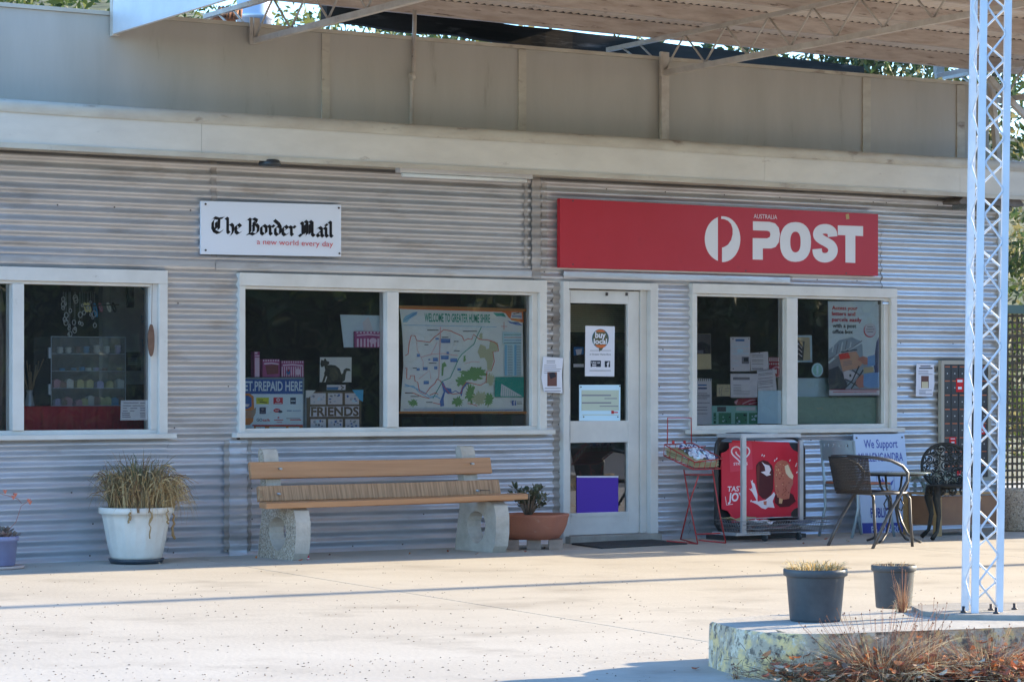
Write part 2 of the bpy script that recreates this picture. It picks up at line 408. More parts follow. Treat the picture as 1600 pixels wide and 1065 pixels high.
# door
dz1 = 2.11
f = MB('door_paint')
f.box(dL, WX(884), -.05, .10, .0, dz1); f.box(WX(884), WX(1011), -.05, .10, W(940,452).z, dz1)
f.box(WX(1011), dR, -.05, .10, 0, dz1); f.box(WX(1001,.0), WX(1011)-.0005, .0, .099, .06, W(940,452).z-.0005)
df = f.build('door_frame', shop); bevel(df, .003)
a, b = WX(884)+.004, WX(1001)-.004
ga, gb = WX(893), WX(983)
zt = W(940,452).z-.008
z1a, z1b = W(940,474).z, W(940,657).z; z2a, z2b = W(940,691).z, W(940,800).z
leaf = MB('door_paint'); y0, y1 = .015, .06
leaf.box(a, ga, y0, y1, .065, zt); leaf.box(gb, b, y0, y1, .065, zt)
leaf.box(ga, gb, y0+.001, y1, z1a, zt); leaf.box(ga, gb, y0+.001, y1, z2a, z1b); leaf.box(ga, gb, y0+.001, y1, .065, z2b)
lf = leaf.build('door', shop); bevel(lf, .003)
q = MB('glass')
for zz0, zz1 in ((z1b, z1a), (z2b, z2a)): q.add([(ga-.005,.04,zz0-.005),(gb+.005,.04,zz0-.005),(gb+.005,.04,zz1+.005),(ga-.005,.04,zz1+.005)], [(0,1,2,3)])
q.build('pane', lf)
for pa, pb in ((548,606),(648,704)):
    q = MB('steel'); q.box(WX(884.5,.01), WX(890.5,.01), .004, .0145, W(886,pb,.01).z, W(886,pa,.01).z)
    if pa == 548: q.tube([W(887.5,560,.005),W(887.5,560,-.04),W(887.5,600,-.04),W(887.5,600,.005)], .006)
    q.build('handle' if pa == 548 else 'push_plate', lf)
q = MB('door_paint'); q.box(ga+.01, gb-.01, .008, .0149, W(940,806).z, W(940,802).z); q.box(a+.02, b-.02, .010, .0149, W(940,816).z, W(940,834).z); q.build('weather_board', lf)
for px in (949,980):
    q = MB('screw'); q.box(WX(px)-.008, WX(px)+.008, .0, .014, W(px,462).z, W(px,457).z); q.build('catch', lf)
pm('step_concrete', (.36,.33,.29), .9, c2=(.26,.24,.21), scale=6, bump=.3)
q = MB('step_concrete'); q.box(WX(878), WX(1021), -.12, .12, .0, .058); bevel(q.build('door_step', shop), .006)

# fascia, cap, soffit, parapet
FX1 = 6.9
f = MB('cream_paint')
xs = [XL, WX(315,-.35), WX(1195,-.35), WX(1500,-.35), FX1]
for i in range(len(xs)-1): f.box(xs[i]+.0012, xs[i+1]-.0012, -.35, -.33, 2.955+.0015*(i%2), 3.225)
fa = f.build('fascia', shop)
f = MB('cap_paint'); f.smooth = True
prof = [(-.395,3.175),(-.40,3.20),(-.40,3.235),(-.385,3.26),(-.355,3.268),(-.325,3.262),(-.30,3.235)]
xs2 = [XL+i*.3 for i in range(int((FX1-XL)/.3)+1)]
o = len(f.v)
for x in xs2:
    dz = .006*noise.noise(V(x*.7,0,0))
    for y, z in prof: f.v.append(V(x, y+.035, z+dz))
for i in range(len(xs2)-1):
    for j in range(len(prof)-1): a_ = o+i*len(prof)+j; f.face((a_, a_+1, a_+len(prof)+1, a_+len(prof)))
f.smooth = False; f.build('gutter_cap', fa)
f = MB('cap_paint'); f.box(XL, FX1-.01, -.362, -.351, 2.925, 2.962); f.box(XL, FX1-.01, -.3505, -.02, 2.938, 2.954); f.build('soffit', fa)
f = MB('cap_paint'); f.box(XL, FX1-.01, -.305, .0, 3.19, 3.215); f.build('ledge', fa)
PX1 = WX(1545)
f = MB('parapet_sheet'); f.box(XL, PX1, -.0, .05, 3.216, 3.955); pa = f.build('parapet', shop)
f = MB('cap_paint'); f.box(XL, PX1+.02, -.018, .07, 3.956, 3.985); f.build('parapet_trim', pa)
for px in (508, 815, 1353, 1500):
    f = MB('cap_paint'); f.box(WX(px-6), WX(px+6), -.013, -.0005, 3.22, 3.95); f.build('cover_strip', pa)
for pa_, pb_, z_ in ((1028,1040,3.22),(392,401,3.84)):
    f = MB('truss_paint'); f.box(WX(pa_), WX(pb_), -.05, -.0185, z_, 4.02); f.build('bracket_post', pa)
f = MB('truss_paint'); f.tube([W(643,196,-.03),W(643,122,-.03),W(646,118,-.03),W(648,16,-.03)], .017, 8); f.tube([W(641,121,-.05),W(647,119,-.05)], .03, 8); f.build('pipe', pa)
# body of the building behind: side wall, roof, room
m = MB('iron_wall'); m.box(XR-.02, XR+.03, .101, 7, 0, 3.2); m.box(XL-.05, XL, .101, 7, 0, 3.9); m.box(XL, XR, 6.95, 7, 0, 3.2); m.build('outer_wall', shop)
m = MB('roofing'); m.box(XL, XR, .051, 7, 3.2, 3.26); m.build('roof', shop)
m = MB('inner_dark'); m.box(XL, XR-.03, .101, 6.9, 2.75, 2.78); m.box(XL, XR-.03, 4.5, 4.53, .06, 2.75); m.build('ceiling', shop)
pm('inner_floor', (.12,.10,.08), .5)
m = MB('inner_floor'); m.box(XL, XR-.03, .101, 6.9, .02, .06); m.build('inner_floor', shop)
m = MB('inner_grey'); m.box(WX(160,1.3), WX(300,1.3), 1.3, 1.36, W(200,600,1.3).z, 2.74); m.use('inner_dark'); m.box(WX(160,1.3), WX(300,1.3), 1.3, 1.36, .06, W(200,600,1.3).z-.001); m.build('partition', shop)
m = MB('reflected_tan')
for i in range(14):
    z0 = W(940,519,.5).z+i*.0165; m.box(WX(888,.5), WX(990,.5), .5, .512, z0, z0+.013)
m.build('reflected_slats', shop)  # tan slats added in place of a striped reflection in the door glass

# ------------------------------------------------------------------ forecourt canopy
canopy = thing('forecourt_canopy', 'old service station canopy of corrugated sheets on timber purlins and steel lattice trusses', 'canopy', (1,-4.5,0))
def rz(x, y): return 4.275-.022*y-.010*(x-1.5)
def roofsheet(x0, x1, y0, y1, name='roof_sheet', mat='roof_under'):
    m = MB(mat); m.smooth = True; pitch = .0765; n = int((x1-x0)/(pitch/6)); ny = max(2, int((y1-y0)/.45))
    for i in range(n+1):
        x = x0+(x1-x0)*i/n
        for j in range(ny+1):
            y = y0+(y1-y0)*j/ny
            m.v.append(V(x, y, rz(x,y)+.011+.0115*math.cos(2*math.pi*x/pitch)+.004*noise.noise(V(x*.6,y,0))))
    for i in range(n):
        for j in range(ny): a_ = i*(ny+1)+j; m.face((a_, a_+1, a_+ny+2, a_+ny+1))
    m.build(name, canopy)
CX0, CX1 = -3.5, 5.7
roofsheet(CX0+.03, CX1, -9.1, .12)
_rz = rz
rz = lambda x, y: 4.295+.09*(y-.1)-.010*(x-1.5)
roofsheet(-1.05, 1.55, .125, 1.35)
rz = _rz
def purlin(y, x0, x1, h=.115, mat='purlin_paint', w_=.045, zo=0):
    m = MB(mat); n = 14
    for i in range(n):
        a_ = x0+(x1-x0)*i/n; b_ = x0+(x1-x0)*(i+1)/n
        za, zb = rz(a_,y)+zo, rz(b_,y)+zo
        m.add([(a_,y,za-h),(b_,y,zb-h),(b_,y,zb),(a_,y,za),(a_,y+w_,za-h),(b_,y+w_,zb-h),(b_,y+w_,zb),(a_,y+w_,za)],
              [(0,1,2,3),(4,7,6,5),(0,4,5,1),(3,2,6,7)])
    m.build('purlin', canopy)
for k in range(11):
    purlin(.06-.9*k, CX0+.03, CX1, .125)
    m = MB('inner_dark'); y_ = .066-.9*k; m.add([(CX0+.04,y_,rz(CX0,y_)+.0002),(CX1,y_,rz(CX1,y_)+.0002),(CX1,y_,rz(CX1,y_)+.019),(CX0+.04,y_,rz(CX0,y_)+.019)], [(0,1,2,3)]); m.build('gap_shade_strip', canopy)  # dark strip that paints shade into the gaps above each purlin
m = MB('old_timber'); n = 40; xa_, xb_ = -1.0, 4.75
for i in range(n+1):
    x = xa_+(xb_-xa_)*i/n; zt = 4.385-.028*(x+1)+.012*noise.noise(V(x*1.7,0,0)); zb = zt-.155+.014*noise.noise(V(x*2.3,5,0))
    for y, z in ((1.2,zb),(1.2,zt),(1.3,zt),(1.3,zb)): m.v.append(V(x,y+.006*noise.noise(V(x*4,z,0)),z))
for i in range(n):
    for k in range(4): a_ = i*4+k; b_ = i*4+(k+1)%4; m.face((a_,b_,b_+4,a_+4))
m.face((0,1,2,3)); m.face((n*4+3,n*4+2,n*4+1,n*4)); m.build('rear_beam', canopy)
m = MB('step_concrete') if 'step_concrete' in MATS else MB('purlin_paint'); q_ = W(1465,107,1.19); m.box(q_.x-.05,q_.x+.05,1.15,1.195,q_.z-.055,q_.z+.055); m.build('beam_bracket', canopy)
for tx in (-2.35, 1.49, 5.33):
    lo = lambda y: 3.845-.024*y
    m = MB('truss_paint'); m.bar((tx,.0,lo(0)),(tx,-8.95,lo(-8.95)),.045,.045); m.box(tx-.05,tx-.023,-.06,-.051,3.82,4.02)
    tr = m.build('truss', canopy)
    m = MB('truss_paint'); m.bar((tx,.75,4.135-.024*.75),(tx,-8.95,4.145+.024*8.95),.04,.035); m.build('top_chord', tr)
    m = MB('truss_paint'); y = -.05; k = 0
    while y > -8.8:
        ya, yb = y, y-.27
        p, q_ = (tx, ya, lo(ya)+.02), (tx, yb, 4.13-.024*yb)
        if k % 2: p, q_ = (tx, ya, 4.13-.024*ya), (tx, yb, lo(yb)+.02)
        m.tube([p, q_], .009, 5); y -= .27; k += 1
    for (ya,yb) in ((.55,.3),(.3,.1)): m.tube([(tx,ya,4.12),(tx,yb,3.98)], .009, 5)
    m.build('web', tr)
m = MB('white_board')
def fz(y): return 3.815-.030*y
a_, b_ = CX0-.03, CX0
m.add([(a_,-.02,fz(0)),(a_,-9.2,fz(-9.2)),(a_,-9.2,fz(-9.2)+.5),(a_,-.02,fz(0)+.55),(b_,-.02,fz(0)),(b_,-9.2,fz(-9.2)),(b_,-9.2,fz(-9.2)+.5),(b_,-.02,fz(0)+.55)],
      [(0,1,2,3),(4,7,6,5),(0,4,5,1),(3,2,6,7),(0,3,7,4),(1,5,6,2)]); m.use('truss_paint')
m.box(a_-.004, b_+.03, -.06, -.021, fz(0)-.012, fz(0)+.5)
m.build('end_fascia', canopy)
m = MB('white_board'); m.box(CX0-.03, CX1, -9.25, -9.2, fz(-9.2), fz(-9.2)+.45); m.build('front_fascia', canopy)
m = MB('truss_paint'); m.bar(W(1560,268,-.1), W(1548,120,-.1), .05,.05); m.bar(W(1545,122,-.2), W(1606,186,-.2), .04,.05); m.bar(W(1462,119,.4), W(1610,88,.4),.03,.04); m.bar(W(1540,160,0.3), W(1612,150,.3), .03,.04); m.build('brace', canopy)
# lattice column
zf = .222
L2_ = G(1523, 957, zf); L3_ = L2_+Rv*.124+Fv*.07; L1_ = L2_-Rv*.021+Fv*.148      # three tube legs
cbase = (L1_+L2_+L3_)/3
lean = lambda z: V(.020*z, 0, 0)
m = MB('column_paint')
for p in (L1_, L2_, L3_): m.bar(p, p+V(0,0,3.9)+lean(3.9), .031, .031, Fv)
col = m.build('column', canopy)
m = MB('column_paint')
for A_, B_, k in ((L2_,L3_,0),(L1_,L3_,1),(L1_,L2_,0)):
    pts = []; z = .02; out_ = ((A_+B_)/2-cbase); out_.z = 0; out_ = out_.normalized()*.006; e_ = (B_-A_).normalized()*.014
    while z < 3.9:
        pts.append((A_+e_ if k % 2 else B_-e_)+out_+V(0,0,z)+lean(z)); z += .12; k += 1
    rp = []
    for i in range(len(pts)-1): rp += [pts[i].lerp(pts[i+1], .07), pts[i].lerp(pts[i+1], .93)]
    m.tube(rp, .0052, 6)
m.build('lacing', col)
for dx, dy in ((-.1,.0),(.1,.03),(.22,-.0),(-.02,-.13)):
    m = MB('screw'); m.lathe([(.014,0),(.014,.008),(.007,.009),(.007,.03)], 8, cbase+V(dx,dy,-.0)); m.build('anchor_bolt', col)

# ------------------------------------------------------------------ island under the column
def kerb_mat():
    m = pm('kerb_concrete', (.46,.42,.36), .9, c2=(.36,.33,.28), scale=5, c3=(.28,.26,.22), s3=12, lo3=.6, hi3=.75, bump=.5, bscale=40)
    m = pm('kerb_flaked', (.26,.26,.25), .9, bump=.8, bscale=45)
    n = m.node_tree.nodes; l = m.node_tree.links; b = n['Principled BSDF']
    tc = n.new('ShaderNodeTexCoord')
    def ns(sc_, a, c_, off=0, d=8):
        mp = n.new('ShaderNodeMapping'); mp.inputs['Location'].default_value = (off,off*2,off); l.new(tc.outputs['Object'], mp.inputs[0])
        t = n.new('ShaderNodeTexNoise'); t.inputs['Scale'].default_value = sc_; t.inputs['Detail'].default_value = d; t.inputs['Roughness'].default_value = .65; t.inputs['Distortion'].default_value = .15
        l.new(mp.outputs[0], t.inputs[0]); r = n.new('ShaderNodeMapRange'); r.inputs[1].default_value = a; r.inputs[2].default_value = c_; l.new(t.outputs[0], r.inputs[0]); return r.outputs[0]
    def mx(f, a, c_):
        x = n.new('ShaderNodeMix'); x.data_type = 'RGBA'; l.new(f, x.inputs[0])
        if isinstance(a, tuple): x.inputs[6].default_value = (*a,1)
        else: l.new(a, x.inputs[6])
        if isinstance(c_, tuple): x.inputs[7].default_value = (*c_,1)
        else: l.new(c_, x.inputs[7])
        return x.outputs[2]
    c1 = mx(ns(13,.46,.60), (.48,.38,.27), (.80,.55,.24))         # old yellow paint
    c2 = mx(ns(12,.53,.57,3), c1, (.70,.58,.42))                   # later white coat
    c3_ = mx(ns(20,.52,.60,7), c2, (.19,.15,.11))                # dirt in the chips
    l.new(c3_, b.inputs['Base Color'])
kerb_mat()
out = [(8,-11.75),(8,-9.55),(-3.02,-8.62),(-4.38,-8.47),(-4.58,-8.50),(-4.71,-8.60),(-4.79,-8.78),(-4.86,-9.0),(-4.87,-9.17),(-4.81,-9.30),(-4.68,-9.38),(-3.73,-9.60),(0,-10.3)]
isl = MB('kerb_concrete')
def dens(pts, st):
    r = []
    for i, a in enumerate(pts):
        b = pts[(i+1) % len(pts)]; L = math.hypot(b[0]-a[0], b[1]-a[1]); k = max(1, int(L/st))
        r += [(a[0]+(b[0]-a[0])*j/k, a[1]+(b[1]-a[1])*j/k) for j in range(k)]
    return r
dd = dens(out, .06); cxm, cym = -3.9, -9.05; HI = .2
top = []; 
tri = tessellate_polygon([[V(x,y,0) for x, y in dd]])
o = len(isl.v); isl.v += [V(x, y, HI) for x, y in dd]
for t in tri: isl.face([o+i for i in t])
isl.use('kerb_flaked'); isl.smooth = True
rows = [(0,0,HI),(0,.008,HI-.01),(0,.012,HI-.05),(0,.014,HI-.1),(0,.016,HI-.15),(0,.02,-.02)]
def outn(i):
    a = dd[i-1]; b = dd[(i+1) % len(dd)]; t = Vector((b[0]-a[0], b[1]-a[1])).normalized(); return Vector((-t.y, t.x))*-1 if False else Vector((-t.y, t.x))
sgn = 1
o = len(isl.v)
cen = Vector((0,-10))
for k, (_, push, z) in enumerate(rows):
    for i, (x, y) in enumerate(dd):
        nn = outn(i)
        if nn.dot(Vector((x,y))-Vector((-1.5,-9.3))) < 0 and abs(nn.x) > .5: nn = -nn
        nz = .012*noise.noise(V(x*6,y*6,z*9)) if k else 0
        isl.v.append(V(x+nn.x*(push+nz), y+nn.y*(push+nz), z))
m_ = len(dd)
for k in range(len(rows)-1):
    for i in range(m_): a = o+k*m_+i; b = o+k*m_+(i+1) % m_; isl.face((a, b, b+m_, a+m_))
tag(isl.build('traffic_island'), kind='structure')
q = MB('step_concrete'); fp = [G(1424,953,.2),G(1440,961,.2),G(1480,967,.2),G(1700,969,.2),G(1700,946,.2),G(1480,948.5,.2)]; q.prism([(p.x,p.y) for p in fp], lambda u,v,d:(u,v,.2005+d), .0215); tag(q.build('column_footing'), kind='structure')
q = MB('step_concrete'); q.prism([(-3.78,-8.80),(-3.62,-9.22),(3,-10.2),(3,-9.25),(-3.0,-8.66)], lambda u,v,d:(u,v,.2-.0+d), .028); q.build('x') if False else None

# ------------------------------------------------------------------ signs on the wall
flat('sign_white', (.88,.89,.92), .45); flat('ink_black', (.06,.06,.08), .6); flat('ink_red', (.80,.25,.28), .6)
pm('post_red', lin((.69,.05,.10)), .4, c2=lin((.72,.11,.17)), scale=1.6, lo=.3, hi=.75, c3=lin((.62,.08,.12)), s3=7, lo3=.62, hi3=.85); flat('post_white', (.88,.87,.88), .5); flat('sticker_old', (.72,.62,.42))
Y = -.035
m = MB('sign_white'); m.slab([(314,314),(533,320),(533,401),(314,397)], Y, .018)
def pen(m, pts, ox, oz, sx, sz, nib, y, ang=R(42)):
    P = [V(ox+a*sx, 0, oz+b*sz) for a, b in pts]; nv = V(math.cos(ang)*nib/2*1.15, 0, math.sin(ang)*nib/2)
    for i in range(len(P)-1):
        m.layer += 1; yy = y-.0010-.00003*m.layer
        a, b = P[i], P[i+1]
        q = [a-nv, b-nv, b+nv, a+nv]
        e = (b-a).normalized()*.0008
        q = [V(p.x, yy, p.z) for p in (q[0]-e, q[1]+e, q[2]+e, q[3]-e)]
        o = len(m.v); m.v += q; m.face((o,o+1,o+2,o+3))
BL = {
 'T': (.98, [[(.0,1.25),(.16,1.46),(.42,1.36),(.78,1.44),(.84,1.52)],[(.20,1.30),(.06,1.05),(.05,.55),(.18,.22),(.42,.06),(.64,.16),(.74,.34)],[(.50,1.36),(.48,.42),(.36,.28)],[(.30,1.05),(.30,.45)]]),
 'h': (.66, [[(.0,1.46),(.12,1.36),(.12,.22),(.22,.08)],[(.14,.76),(.34,.92),(.48,.76),(.50,.30),(.40,-.02),(.28,-.18)]]),
 'e': (.52, [[(.03,.76),(.03,.24),(.18,.06),(.40,.22)],[(.05,.78),(.20,.93),(.38,.72),(.08,.46)]]),
 'B': (.98, [[(-.04,1.30),(.12,1.46),(.26,1.34)],[(.22,1.34),(.22,.22),(.08,.10)],[(.24,1.32),(.46,1.50),(.70,1.34),(.62,1.04),(.36,.86)],[(.38,.86),(.66,.96),(.80,.74),(.76,.26),(.48,.03),(.26,.14),(.0,.02)],[(.48,1.2),(.46,.3)]]),
 'o': (.54, [[(.03,.76),(.03,.22),(.18,.06)],[(.05,.78),(.20,.93),(.38,.76),(.38,.24),(.20,.05)]]),
 'r': (.46, [[(-.02,.90),(.12,.78),(.12,.22),(.22,.08)],[(.14,.76),(.28,.92),(.40,.80)]]),
 'd': (.54, [[(.03,.70),(.03,.22),(.18,.05),(.38,.22),(.40,.78),(.26,1.10),(-.04,1.42)],[(.05,.72),(.20,.90),(.36,.80)]]),
 'M': (1.20,[[(-.06,.16),(.06,.04),(.18,.20),(.18,1.16),(.06,1.30)],[(.18,1.14),(.36,1.46),(.50,1.30),(.50,.24),(.40,.10)],[(.52,1.20),(.70,1.46),(.88,1.28),(.88,.24),(1.02,.08)],[(.34,1.1),(.34,.3)],[(.70,1.2),(.70,.3)]]),
 'a': (.56, [[(.04,.80),(.20,.93),(.36,.76),(.36,.20),(.48,.06)],[(.36,.54),(.14,.44),(.04,.30),(.06,.16),(.16,.06),(.34,.22)]]),
 'i': (.34, [[(-.02,.90),(.12,.78),(.12,.22),(.24,.06)],[(.08,1.20),(.20,1.10)]]),
 'l': (.34, [[(.0,1.46),(.12,1.36),(.12,.22),(.24,.06)]]),
 ' ': (.30, []) }
m.use('ink_black')
tot = sum(BL[c][0] for c in 'The Border Mail'); xa, xb = WX(331,Y), WX(521,Y); sx = (xb-xa)/tot; za = W(425,368,Y).z; szz = .082; cx = xa
for c in 'The Border Mail':
    wd, st = BL[c]
    for s in st: pen(m, s, cx, za, sx, szz, .0265, Y)
    cx += wd*sx
m.text('a new world every day', 400, 381.5, 519, 8.6, Y, 'ink_red', slant=.0)
m.use('screw')
for px, py in ((320,319),(528,325),(320,391),(529,396)): m.art(circ(px,py,1.8,1.8,8), Y)
tag(m.build('newspaper_sign', base=W(424,399,Y)), 'white board with black gothic lettering screwed to the iron wall above the double window', 'sign')

Y = -.065
m = MB('post_red'); m.slab([(875,310),(1372,334.5),(1372,431),(875,418)], Y, .04)
C6 = lambda pts: [(860+a/2.963, 290+b/2.963) for a, b in pts]
m.use('post_white')
L_ = [(775,146)]+[(796-82*math.cos(R(a)), 247-104*math.sin(R(a))) for a in range(78,-80,-8)]+[(775,348)]
m.art(C6(L_), Y)
R_ = [(790,142)]+[(797+82*math.cos(R(a)), 248-106*math.sin(R(a))) for a in range(86,-91,-8)]+[(794,353),(794,287)]
R_ += [(806,283),(822,273),(836,252),(843,225),(843,200),(836,178),(822,163),(806,156),(790,154)]
m.art(C6(R_), Y)
P_ = [(937,165),(1015,168),(1040,175),(1057,195),(1062,225),(1057,262),(1042,284),(1022,291),(983,291),(983,343),(936,342),(936,243),(1003,244),(1015,238),(1018,226),(1015,214),(1004,209),(937,207)]
m.art(C6(P_), Y)
def ringart(cx, cy, rx, ry, ix, iy, n=28):
    m.layer += 1; o = len(m.v); y = Y-.0012-.00012*m.layer
    for (a, b) in ((rx,ry),(ix,iy)):
        for t in range(n):
            ex = math.cos(2*math.pi*t/n); ez = math.sin(2*math.pi*t/n); pw = lambda q: math.copysign(abs(q)**.85, q)
            p = C6([(cx+a*pw(ex), cy+b*pw(ez))])[0]; z = W(p[0],p[1],Y); z.y = y; m.v.append(z)
    for t in range(n): m.face((o+t, o+(t+1) % n, o+n+(t+1) % n, o+n+t))
ringart(1134,261,72,92,24,48)
def catmull(P, k=6):
    P = [Vector(p) for p in P]; out_ = []
    for i in range(len(P)-1):
        p0 = P[max(i-1,0)]; p1 = P[i]; p2 = P[i+1]; p3 = P[min(i+2,len(P)-1)]
        for j in range(k):
            t = j/k; out_.append(tuple(.5*((2*p1)+(p2-p0)*t+(2*p0-5*p1+4*p2-p3)*t*t+(3*p1-p0-3*p2+p3)*t**3)))
    return out_+[tuple(P[-1])]
m.stroke(catmull(C6([(1306,236),(1303,216),(1290,204),(1272,200),(1250,204),(1238,219),(1240,236),(1256,250),(1276,261),(1297,275),(1307,292),(1305,312),(1292,328),(1271,334),(1250,329),(1237,314),(1234,293)])), 44/2.963, Y)
m.art(C6([(1330,184),(1447,188),(1447,234),(1411,232),(1411,358),(1365,356),(1365,230),(1330,229)]), Y)
m.text('AUSTRALIA', 1177.5, 341, 1214, 7, Y, 'post_white')
m.art([(1321,335),(1326,334),(1327,342),(1322,343)], Y, 'sticker_old')
m.use('screw')
for px, py in ((895,314),(895,413),(1322,427),(1165,423)): m.art(circ(px,py,1.3,1.3,8), Y)
tag(m.build('post_office_sign', base=W(1120,424,Y)), 'long red board with large white lettering and a round white emblem above the door', 'sign')

# ------------------------------------------------------------------ things under the soffit
m = MB('white_board'); a = WX(621,-.2); b = WX(828,-.2); z = 2.925
m.box(a, b, -.24, -.17, z-.022, z+.03); m.smooth = True; flat('tube_white', (.9,.9,.88), .3); m.use('tube_white'); m.tube([(a+.04,-.205,z-.038),(b-.04,-.205,z-.038)], .016, 8)
tag(m.build('strip_light', base=(0.5*(a+b),-.2,z)), 'long white tube light unlit under the soffit left of the red board', 'strip light')
p = W(412,247,-.22); m = MB('dark_steel'); m.lathe([(.04,.05),(.075,.04),(.085,.01),(.078,-.002),(.02,-.006)], 20, (p.x,-.31,2.895))
tag(m.build('round_vent', base=(p.x,-.22,2.925)), 'small dark round fitting under the soffit above the newspaper board', 'ceiling fitting')
pm('lamp_housing', (.20,.17,.15), .6, c2=(.12,.10,.09), scale=8)
p0, p1 = W(1487,314,-.2), W(1588,322,-.2)
t = thing('batten_light', 'grimy brown lamp housing with a clear lens under the soffit behind the white column', 'outdoor lamp', ((p0.x+p1.x)/2,-.2,2.9))
m = MB('lamp_housing'); m.prism([(p0.x,2.89),(p0.x+.05,2.93),(p1.x-.05,2.93),(p1.x,2.89),(p1.x-.01,2.87),(p0.x+.01,2.87)], lambda u,v,d:(u,-.3+d,v), .22); m.build('housing', t)
m = MB('clear_plastic'); m.box(p0.x+.08, p1.x-.12, -.27,-.12, 2.825, 2.869); m.build('lens', t)

# ------------------------------------------------------------------ papers
flat('paper', (.86,.86,.90), .8); flat('paper_cream', (.80,.76,.64), .8); flat('print_grey', (.50,.50,.56), .8); flat('print_dark', (.20,.20,.24), .8)
flat('photo_brown', (.42,.28,.26)); flat('print_blue', (.22,.45,.70)); flat('pale_blue', (.78,.90,.97)); flat('navy', (.16,.27,.50))
def lines(m, x0, x1, y0, y1, n, Y, mat='print_grey', th=.8, seed=0, slope=0):
    rr = random.Random(seed)
    for i in range(n):
        y = y0+(y1-y0)*i/max(1,n-1); e = x1-(x1-x0)*rr.choice((0,0,.1,.3,.5)); m.rect(x0, y, e, y+th, Y, mat)
def paper(name, label, cat, quad, Y, draw=None, mat='paper', th=.002, group=None):
    m = MB(mat); m.slab(quad, Y, th); 
    if draw: draw(m)
    cx = sum(q[0] for q in quad)/len(quad); by = max(q[1] for q in quad)
    return tag(m.build(name, base=W(cx, by, Y)), label, cat, group)
def d(m):
    Y=-.056; lines(m, 854,873,563,566,2,Y,'print_dark'); lines(m, 850,877,570,582,5,Y); m.rect(855,581,870,603,Y,'photo_brown'); m.art([(857,583),(866,581),(869,588),(860,592)],Y,'print_dark'); lines(m,851,876,606,610,2,Y,'print_dark',seed=2)
paper('notice', 'curling white notice with a brown photo taped between the double window and the door', 'notice', [(849,557),(880,559),(878,585),(879,614),(850,612),(846,590)], -.056, d)
def d(m):
    Y=-.03; m.rect(1438,571,1454,572.5,Y,'print_dark'); m.rect(1436,574,1457,576,Y,'print_dark'); lines(m,1435,1457,579,584,3,Y); m.rect(1439,587,1451,606,Y,'photo_brown'); m.rect(1440,596,1450,606,Y,'paper_cream'); lines(m,1436,1456,609,615,4,Y,seed=3)
paper('notice', 'white notice with a small brown photo on the iron wall left of the post boxes', 'notice', [(1432,568),(1459,569),(1460,600),(1457,619),(1431,619)], -.03, d)

# behind / on the door glass
Yd = .034
flat('logo_teal', (.16,.36,.42)); flat('logo_orange', (.80,.42,.22)); flat('logo_olive', (.36,.36,.26)); flat('ink_navy', (.12,.16,.22)); flat('hours_green', (.74,.78,.72)); flat('purple', (.33,.20,.66), .5)
CD = lambda pts: [(885+a/5.322, 465+b/5.325) for a, b in pts]
def d(m):
    Y=Yd; m.art(CD(circ(282,340,70,80,24)), Y, 'logo_teal'); m.art(CD(circ(282,340,62,72,24)), Y, 'logo_olive')
    m.art(CD([(236,392),(330,392),(318,408),(292,420),(258,412)]), Y, 'logo_orange'); m.art(CD([(240,283),(262,266),(300,266),(326,285)]), Y, 'logo_orange')
    m.art(CD([(268,420),(306,414),(296,432),(272,448)]), Y, 'logo_olive')
    m.text('buy', *CD([(238,333)])[0], CD([(326,0)])[0][0], 9.5, Y, 'paper', .03); m.text('local', *CD([(226,383)])[0], CD([(336,0)])[0][0], 8.5, Y, 'paper', .03)
    m.art(CD([(195,437),(370,437),(370,441),(195,441)]), Y, 'print_grey'); m.text('in Greater Hume Shire', *CD([(193,476)])[0], CD([(368,0)])[0][0], 2.8, Y, 'print_dark')
    m.art(CD([(200,522),(286,522),(286,575),(200,575)]), Y, 'ink_navy'); m.text('Like us', *CD([(208,545)])[0], CD([(276,0)])[0][0], 3, Y, 'paper',.02); m.text('Enter!', *CD([(212,568)])[0], CD([(268,0)])[0][0], 3, Y, 'paper',.02) if False else lines(m, 925,934,569,572,2,Y,'paper',1.4)
    m.art(CD([(317,526),(362,526),(362,577),(317,577)]), Y, 'ink_navy'); m.text('f', *CD([(334,574)])[0], CD([(356,0)])[0][0], 7.5, Y, 'paper', .04)
    m.art(CD([(190,603),(368,603),(368,608),(190,608)]), Y, 'print_grey')
paper('poster', 'white poster with a round dark speech bubble logo in the upper glass of the door', 'poster', CD([(159,233),(402,238),(398,655),(155,652)]), Yd, d)
def d(m):
    Y=Yd; m.art(CD([(125,768),(435,768),(435,938),(125,938)]), Y, 'hours_green')
    for y0, h_, x0, x1 in ((806,11,128,370),(868,11,128,372),(834,7,315,420),(898,7,275,430)): m.art(CD([(x0,y0),(x1,y0),(x1,y0+h_),(x0,y0+h_)]), Y, 'print_grey')
    m.art(CD([(372,938),(395,940),(396,964),(372,964)]), Y, 'post_red'); m.art(CD([(397,948),(428,948),(428,958),(397,958)]), Y, 'ink_red'); m.art(CD([(130,970),(436,970),(436,976),(130,976)]), Y, 'hours_green')
    for c in ((120,742),(443,735),(142,990),(426,990)): m.art(CD(circ(*c,6,6,8)), Y, 'print_dark')
paper('hours_sign', 'pale green opening hours sign with a small red mark on the door glass', 'sign', CD([(107,724),(450,724),(448,1022),(107,1022)]), Yd, d, 'pale_blue')
def d(m):
    Y=.06; m.art(CD([(60,410),(142,410),(142,470),(60,480)]), Y, 'print_blue'); m.art(CD([(75,430),(130,425),(120,470),(85,478)]), Y, 'paper'); m.art(CD([(58,550),(144,550),(144,577),(58,577)]), Y, 'paper')
